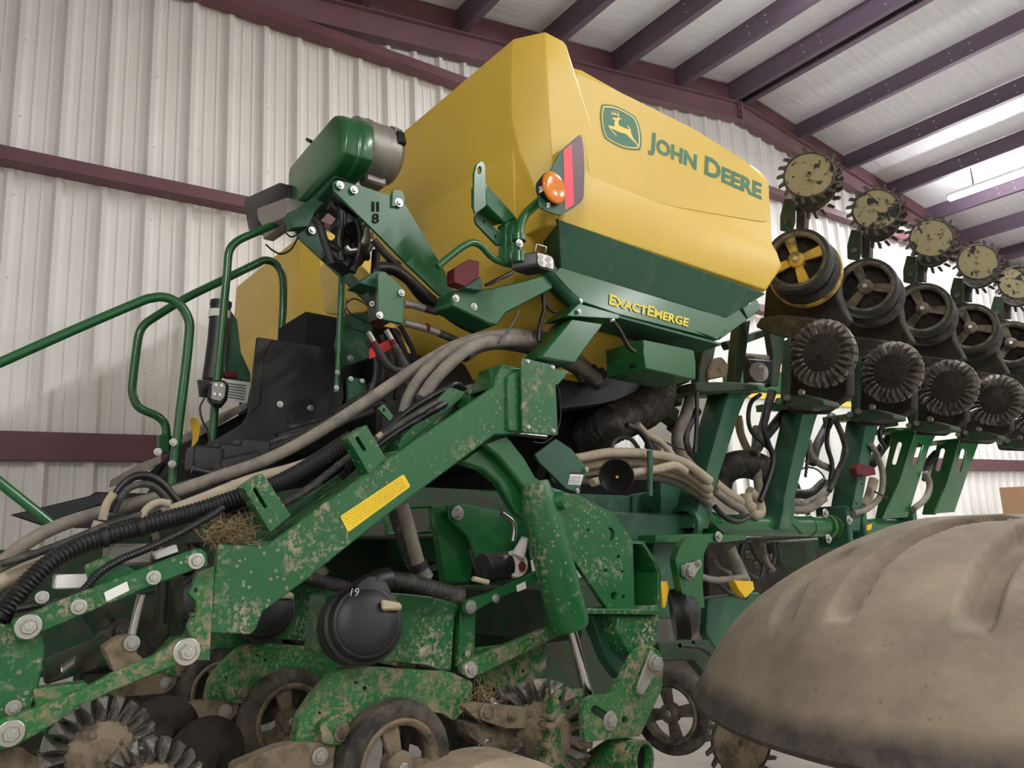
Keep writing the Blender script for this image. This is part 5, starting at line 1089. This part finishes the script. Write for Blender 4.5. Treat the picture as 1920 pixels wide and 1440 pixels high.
# the uprights (row unit heads) along the folded toolbar
YP = 2.66
def fx(p, n): return ony(*p, YP)+Vector((SP*n, 0, 0))
def upright(n):
    if n < 2:
        pts = [(1367, 733), (1414, 735), (1398, 748), (1388, 772), (1362, 850), (1338, 925), (1337, 952), (1328, 992), (1300, 990), (1311, 948), (1313, 926), (1340, 830)]
        u = mk('upright', G().prism([fx(p, n+1) for p in pts], (0, .15, 0)), 'green_dull', PL, bev=.004)
        mk('upright_top', G().prism([fx(p, n+1)+Vector((0, -.02, 0)) for p in [(1318, 722), (1420, 727), (1424, 736), (1320, 737)]], (0, .22, 0)), 'green_muddy', u, bev=.003)
        mk('upright_flange', G().prism([fx(p, n+1)+Vector((0, .03, 0)) for p in [(1337, 955), (1372, 990), (1372, 1000), (1366, 1000), (1330, 968)]], (0, .10, 0)), 'green', u, bev=.002)
    else:
        a, sl, sd = {2: ([(1718, 806), (1730, 800), (1760, 807), (1742, 840), (1722, 905), (1702, 970), (1659, 973), (1686, 903)], ((1726, 834), (1716, 868)), [(1669, 808), (1718, 804), (1686, 903), (1659, 975), (1640, 975), (1655, 900), (1668, 840)]),
                     3: ([(1797, 831), (1811, 817), (1849, 821), (1835, 831), (1812, 895), (1790, 960), (1753, 963), (1776, 903)], ((1807, 846), (1798, 880)), [(1758, 826), (1800, 822), (1776, 903), (1753, 965), (1728, 965), (1742, 900)])}[n]
        u = mk('upright', G().prism([ony(*p, YP) for p in a], (0, .014, 0), [[ony(*p, YP) for p in slot(*sl, 5)]]), 'green', PL, bev=.002)
        x = ony(*a[0], YP).x
        hs = slot((sl[0][0]-40, sl[0][1]-1), (sl[1][0]-40, sl[1][1]-1), 4.5)
        mk('upright_side', G().prism([onx(*p, ony(1690 if n == 2 else 1780, 900, YP).x) for p in sd], (.014, 0, 0), [[onx(*p, ony(1690 if n == 2 else 1780, 900, YP).x) for p in hs]]), 'green', u, bev=.002)
        b = [ony(*p, YP) for p in ((a[0][0]-50, a[0][1]-4), (a[2][0]+4, a[2][1]-6), (a[2][0]+2, a[2][1]+2), (a[0][0]-48, a[0][1]+5))]
        mk('upright_top', G().prism(b, (0, .2, 0)), 'green_muddy', u, bev=.003)
for n in (-1, 0, 1, 2, 3): upright(n)
# folded toolbar tube with collars
a = ony(1325, 983, 2.76); b = Vector((8.2, 2.76, a.z))
tbw = mk('wing_toolbar', G().tube([a, b], .063, 24), 'green', PL)
for px in (1337, 1515, 1548, 1560): c = ony(px, 983, 2.76); mk('toolbar_collar', G().tube([Vector((c.x-.012, 2.76, a.z)), Vector((c.x+.012, 2.76, a.z))], .078 if px > 1540 else .067, 24), 'green_muddy' if px > 1540 else 'green', tbw)
for px in (1575, 1605, 1700): c = ony(px, 985, 2.72); mk('toolbar_plate', G().box((c.x, 2.76, a.z), (.05, .22, .26)), 'green_dull', tbw, bev=.01)
mk('toolbar_end', G().lathe([(.1, -.02), (.1, .02), (.075, .022), (.075, -.01)], ony(1285, 985, 2.74), NX, 28, cap=False), 'green_dull', tbw); mk('toolbar_bore', G().lathe([(.075, 0), (.001, -.001)], ony(1285, 985, 2.74), NX, 28), 'dark_void', tbw)
plate('hinge_plate', [(1240, 900), (1300, 905), (1310, 945), (1300, 1015), (1240, 1020)], 2.80, .05, 'green_dull', None, bev=.006)
plate('toolbar_shelf', [(1230, 1003), (1345, 1000), (1400, 1003), (1400, 1012), (1345, 1018), (1230, 1018)], 2.60, .12, 'green', None, bev=.004); bolt(1347, 1006, 2.59, 6)
bolt(1547, 962, 2.62, 5); bolt(1553, 1010, 2.62, 5); bolt(1592, 975, 2.60, 5)
plate('yellow_tab', [(1626, 985), (1636, 982), (1634, 993), (1626, 995)], 2.6, .01, 'yellow_part', None)
rb = plate('red_bracket', [(1605, 878), (1612, 868), (1640, 876), (1643, 890), (1625, 893), (1608, 890)], 2.58, .05, 'red_lens', None, bev=.004)
plate('slotted_plate', [(1610, 898), (1623, 905), (1615, 948), (1598, 952)], 2.6, .01, 'green_dull', None, holes=[slot((1614, 907), (1617, 908), 2), slot((1603, 944), (1606, 945), 2)])
# black-green posts under the cradle's right end
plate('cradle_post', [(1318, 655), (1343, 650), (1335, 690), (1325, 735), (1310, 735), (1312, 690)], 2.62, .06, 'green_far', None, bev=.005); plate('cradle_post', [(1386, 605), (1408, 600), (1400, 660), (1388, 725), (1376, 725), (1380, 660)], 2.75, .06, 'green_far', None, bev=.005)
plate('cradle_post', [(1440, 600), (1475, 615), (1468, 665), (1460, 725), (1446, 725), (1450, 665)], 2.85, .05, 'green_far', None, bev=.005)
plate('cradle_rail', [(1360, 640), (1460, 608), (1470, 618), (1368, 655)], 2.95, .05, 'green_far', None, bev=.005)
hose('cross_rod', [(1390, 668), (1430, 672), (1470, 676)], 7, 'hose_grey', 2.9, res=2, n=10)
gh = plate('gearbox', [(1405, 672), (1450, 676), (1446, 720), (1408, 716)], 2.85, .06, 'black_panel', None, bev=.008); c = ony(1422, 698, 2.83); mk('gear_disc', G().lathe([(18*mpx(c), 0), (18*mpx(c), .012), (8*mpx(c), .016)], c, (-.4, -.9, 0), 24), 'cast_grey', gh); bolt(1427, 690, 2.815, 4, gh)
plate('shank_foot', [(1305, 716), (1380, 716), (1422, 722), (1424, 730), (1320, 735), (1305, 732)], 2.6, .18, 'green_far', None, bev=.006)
plate('mud_lump', rp([(1338, 672), (1355, 668), (1368, 685), (1365, 705), (1330, 712), (1328, 695)], 5), 2.6, .08, 'mud', None, bev=.01)
# ------------------------------------------------------------------ under the tank: manifold, duct, hoses, horn
for k in range(7):
    x0 = 1060+13*k; hose('manifold_tube', [(x0-20, 640+6*k), (x0+5, 665+4*k), (x0+32-6*k*.4, 715-2*k)], 7, 'hose_dark', 2.62+.01*k, res=3, n=10)
plate('manifold_box', [(1045, 700), (1200, 690), (1300, 715), (1240, 735), (1190, 745), (1130, 760), (1050, 770)], 2.75, .3, 'black_panel', None, bev=.01)
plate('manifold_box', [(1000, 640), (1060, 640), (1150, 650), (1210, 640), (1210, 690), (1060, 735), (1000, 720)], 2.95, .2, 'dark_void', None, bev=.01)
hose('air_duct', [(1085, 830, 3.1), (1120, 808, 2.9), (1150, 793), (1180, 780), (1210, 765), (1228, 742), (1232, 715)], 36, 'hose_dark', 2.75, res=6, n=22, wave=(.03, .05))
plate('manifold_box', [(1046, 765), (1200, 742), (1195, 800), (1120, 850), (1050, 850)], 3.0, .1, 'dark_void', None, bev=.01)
hp = plate('hex_plate', [(1003, 852), (1043, 823), (1072, 842), (1100, 876), (1099, 890), (1084, 924), (1062, 917), (1010, 866)], 2.18, .012, 'green_dull', None, bev=.002); bolt(1100, 880, 2.17, 3, hp); bolt(1083, 920, 2.17, 3, hp)
lb = plate('instruction_label', [(1069, 889), (1094, 890), (1088, 910), (1064, 909)], 2.178, .001, 'white_label', hp, bev=0)
for k in range(5): plate('text_line', [(1068-k*.8, 893+k*3.4), (1090-k*.8, 894+k*3.4), (1090-k*.8, 895+k*3.4), (1068-k*.8, 894+k*3.4)], 2.1765, .0008, 'grey_print', lb, bev=0)
plate('label_heading', [(1070, 885), (1095, 886), (1094, 889), (1069, 888)], 2.178, .001, 'black_panel', hp, bev=0)
for k, (y0, r, m) in enumerate(((852, 9, 'hose_tan'), (868, 9, 'hose_tan'), (880, 8, 'hose_tan'), (893, 9, 'hose_tan'))):
    hose('supply_hose', [(1040, y0+12-k*3), (1090, y0+6), (1140, y0-3+k*2), (1200, y0-2), (1250, y0+5), (1290, y0+20), (1330, y0+50)], r, m if k < 3 else 'hose_grey', 2.5+.05*k, res=5, n=12)
hose('supply_hose', [(1110, 905), (1170, 890), (1230, 880), (1265, 873), (1285, 885)], 8, 'hose_tan', 2.48, res=4, n=10)
c = ony(1156, 893, 2.33); axh = Vector((-.75, -.65, -.02)).normalized(); R = 33*mpx(c)
hn = mk('horn', G().lathe([(R*.22, -.12), (R*.3, -.06), (R*.6, -.025), (R*.92, -.006), (R, .004), (R*.94, .006), (R*.84, -.006), (R*.5, -.03), (R*.2, -.06), (R*.05, -.065)], c, axh, 32), 'black_plastic', PL, ang=50); mk('horn_tip', G().tube([c-axh*.06, c-axh*.035], .006, 8), 'yellow_part', hn)
hose('strap_clip', [(1218, 845), (1219, 880), (1218, 930)], 6, 'green_dull', 2.45, res=1, n=6)
# loose hoses between the uprights
HL = [([(1145, 855), (1150, 830), (1165, 820), (1185, 825), (1200, 845), (1210, 850)], 4, 'hose_dark', 2.55), ([(1175, 797), (1195, 805), (1212, 825), (1222, 850)], 6, 'hose_black', 2.5), ([(1195, 795), (1215, 815), (1240, 830), (1262, 855), (1280, 880)], 6, 'hose_tan', 2.6),
      ([(1295, 745), (1285, 780), (1272, 810), (1270, 830), (1278, 855), (1295, 875)], 11, 'hose_grey', 2.75), ([(1308, 770), (1290, 800), (1285, 830), (1300, 865)], 8, 'hose_dark', 2.8), ([(1307, 735), (1306, 800), (1303, 850)], 4, 'hose_black', 2.55),
      ([(1425, 740), (1408, 755), (1403, 785), (1410, 810), (1430, 830), (1445, 845), (1450, 870)], 4, 'hose_black', 2.68), ([(1448, 735), (1440, 760), (1430, 800), (1420, 830), (1412, 850)], 8, 'hose_dark', 2.75), ([(1470, 775), (1450, 800), (1430, 825), (1415, 850), (1405, 885)], 9, 'hose_dark', 2.85),
      ([(1436, 770), (1432, 800), (1440, 830), (1450, 860), (1440, 900), (1425, 940)], 5, 'hose_black', 2.66), ([(1420, 800), (1417, 850), (1420, 890), (1424, 930)], 8, 'hose_grey', 2.8), ([(1384, 780), (1388, 810), (1400, 840), (1412, 860), (1416, 890)], 7, 'hose_tan', 2.95),
      ([(1340, 905), (1365, 925), (1395, 945), (1415, 965), (1426, 960), (1422, 940), (1405, 920)], 9, 'hose_tan', 2.7), ([(1340, 920), (1365, 940), (1390, 955), (1400, 970)], 8, 'hose_grey', 2.66), ([(1340, 950), (1360, 970), (1385, 978), (1405, 968)], 5, 'hose_black', 2.62), ([(1398, 925), (1402, 945), (1410, 952)], 10, 'hose_tan', 2.68),
      ([(1480, 940), (1510, 945), (1540, 930), (1560, 905)], 8, 'hose_grey', 2.8), ([(1480, 955), (1515, 955), (1545, 935)], 7, 'hose_grey', 2.75), ([(1485, 925), (1520, 925), (1545, 905)], 9, 'hose_dark', 2.9),
      ([(1515, 825), (1520, 850), (1535, 868), (1560, 880)], 6, 'hose_grey', 2.7), ([(1512, 815), (1514, 860), (1510, 895)], 3, 'hose_black', 2.68), ([(1560, 780), (1545, 810), (1530, 840), (1524, 870)], 8, 'hose_dark', 2.85), ([(1556, 785), (1550, 830), (1560, 870), (1555, 910)], 4, 'hose_black', 2.66), ([(1565, 785), (1580, 820), (1585, 850), (1570, 885), (1555, 920)], 5, 'hose_dark', 2.64),
      ([(1680, 795), (1655, 800), (1650, 820), (1660, 840)], 4, 'hose_black', 2.66), ([(1672, 815), (1650, 845), (1635, 870)], 8, 'hose_dark', 2.85), ([(1632, 832), (1645, 855), (1655, 890), (1650, 930), (1625, 955), (1600, 962)], 5, 'hose_grey', 2.64), ([(1638, 900), (1630, 930), (1620, 950)], 8, 'hose_tan', 2.75),
      ([(1755, 850), (1740, 870), (1735, 900)], 6, 'hose_dark', 2.75), ([(1735, 885), (1743, 910), (1735, 935), (1712, 955)], 5, 'hose_grey', 2.64)]
for p, r, m, y in HL: hose('loose_hose', p, r, m, y, res=5, n=10)
hose('corrugated_hose', [(1345, 915), (1352, 890), (1375, 873), (1410, 872), (1445, 890, 2.95), (1475, 920, 3.1)], 24, 'hose_dark', 2.85, res=6, n=18, wave=(.012, .05))
for p in ([(1385, 850), (1405, 858), (1440, 862)], [(1245, 828), (1270, 840), (1305, 848)], [(1510, 865), (1530, 866)], [(1640, 922), (1665, 935)]): hose('cable_tie', p, 1.8, 'hose_black', 2.6, res=2, n=5)
for p, r in (((1250, 775), 20), ((1270, 800), 16), ((1262, 745), 16), ((1225, 835), 12), ((1240, 860), 10)): c = ony(*p, 2.95); mk('valve_block', G().box(c, (r*2*mpx(c), .08, r*1.6*mpx(c)), Matrix.Rotation(.4, 3, 'Y')), 'green_far' if r > 15 else 'cast_grey', PL, bev=.01)
# cables hanging below the lamp beam
hose('cable', [(1018, 552), (1020, 580), (1012, 610), (1010, 640)], 4, 'hose_black', 2.35, res=3, n=8); hose('cable', [(1018, 560), (1030, 580), (1040, 585)], 3, 'hose_black', 2.35, res=3, n=8); hose('tie_rod', [(974, 583), (955, 618), (935, 642)], 2, 'steel', 2.25, res=1, n=6)
hose('cable', [(1150, 603), (1165, 625), (1178, 650), (1190, 660)], 4, 'hose_black', 2.25, res=3, n=8)
for k in range(6): hose('cable', [(975-4*k, 500+3*k), (950-6*k, 515+3*k), (925-3*k, 530+k)], 3, 'hose_black', 2.3, res=3, n=6)

# ================================================================== BEHIND THE PLANTER
# white-sided seed wagon with a green band, seen through the gaps
wg = empty('seed_wagon', (7.4, 5.1, 0)); tag(wg, 'white-sided wagon with a green band, glimpsed behind the folded wing', 'wagon')
mk('wagon_body', G().box((7.4, 5.1, 1.75), (3.2, 1.1, 1.9)), 'white_label', wg, bev=.03)
mk('green_band', G().box((7.4, 4.54, 2.75), (3.24, .04, .22)), 'green_clean', wg, bev=.01)
mk('white_band', G().box((7.4, 4.55, 2.6), (3.24, .03, .06)), 'decal_yellow', wg)
for k in range(9): mk('side_rib', G().box((6.0+.35*k, 4.535, 1.6), (.03, .03, 1.5)), 'white_label', wg)
for x in (6.4, 8.4): mk('wheel', G().lathe([(.2, 0), (.38, 0), (.42, .04), (.42, .18), (.38, .22), (.2, .22)], (x, 4.75, .42), (0, 1, 0), 32, cap=False), 'rubber', wg); mk('wheel_rim', G().lathe([(.2, .04), (.1, .02), (.1, .18), (.2, .2)], (x, 4.75, .42), (0, 1, 0), 24), 'rim_yellow', wg)
mk('axle_beam', G().box((7.4, 5.0, .55), (3.0, .12, .5)), 'green_dull', wg)
# flood lamp glowing low on the gable wall
p = wy(1517, 905, 4.25); fl_ = empty('flood_lamp', (p.x, p.y, 0)); tag(fl_, 'bright flood lamp glowing between the green uprights', 'lamp')
mk('lamp_stand', G().tube([(p.x, p.y+.05, 0), (p.x, p.y+.05, p.z)], .02, 10), 'black_plastic', fl_)
mk('stand_foot', G().lathe([(.25, 0), (.25, .03), (.05, .06)], (p.x, p.y+.05, 0), (0, 0, 1), 20), 'black_plastic', fl_)
d = (CAMPOS-p).normalized(); mk('lamp_housing', G().lathe([(.06, -.12), (.14, -.03), (.15, 0), (.14, .004)], p, d, 24), 'black_plastic', fl_); mk('lamp_face', G().lathe([(.13, 0), (.13, .01), (.05, .02)], p, d, 24), 'flood_glow', fl_)
# cardboard box on a crate by the wall, far right
p = wy(1925, 935, 5.4); bx = empty('cardboard_box', (p.x, p.y, 0)); tag(bx, 'brown cardboard box standing by the wall at the right edge', 'box')
mk('carton', G().box((p.x, p.y, p.z/2+.1), (.7, .5, p.z+.2)), 'cardboard', bx, bev=.01); mk('tape', G().box((p.x, p.y-.252, p.z/2+.1), (.06, .004, p.z+.2)), 'tan_plastic', bx)
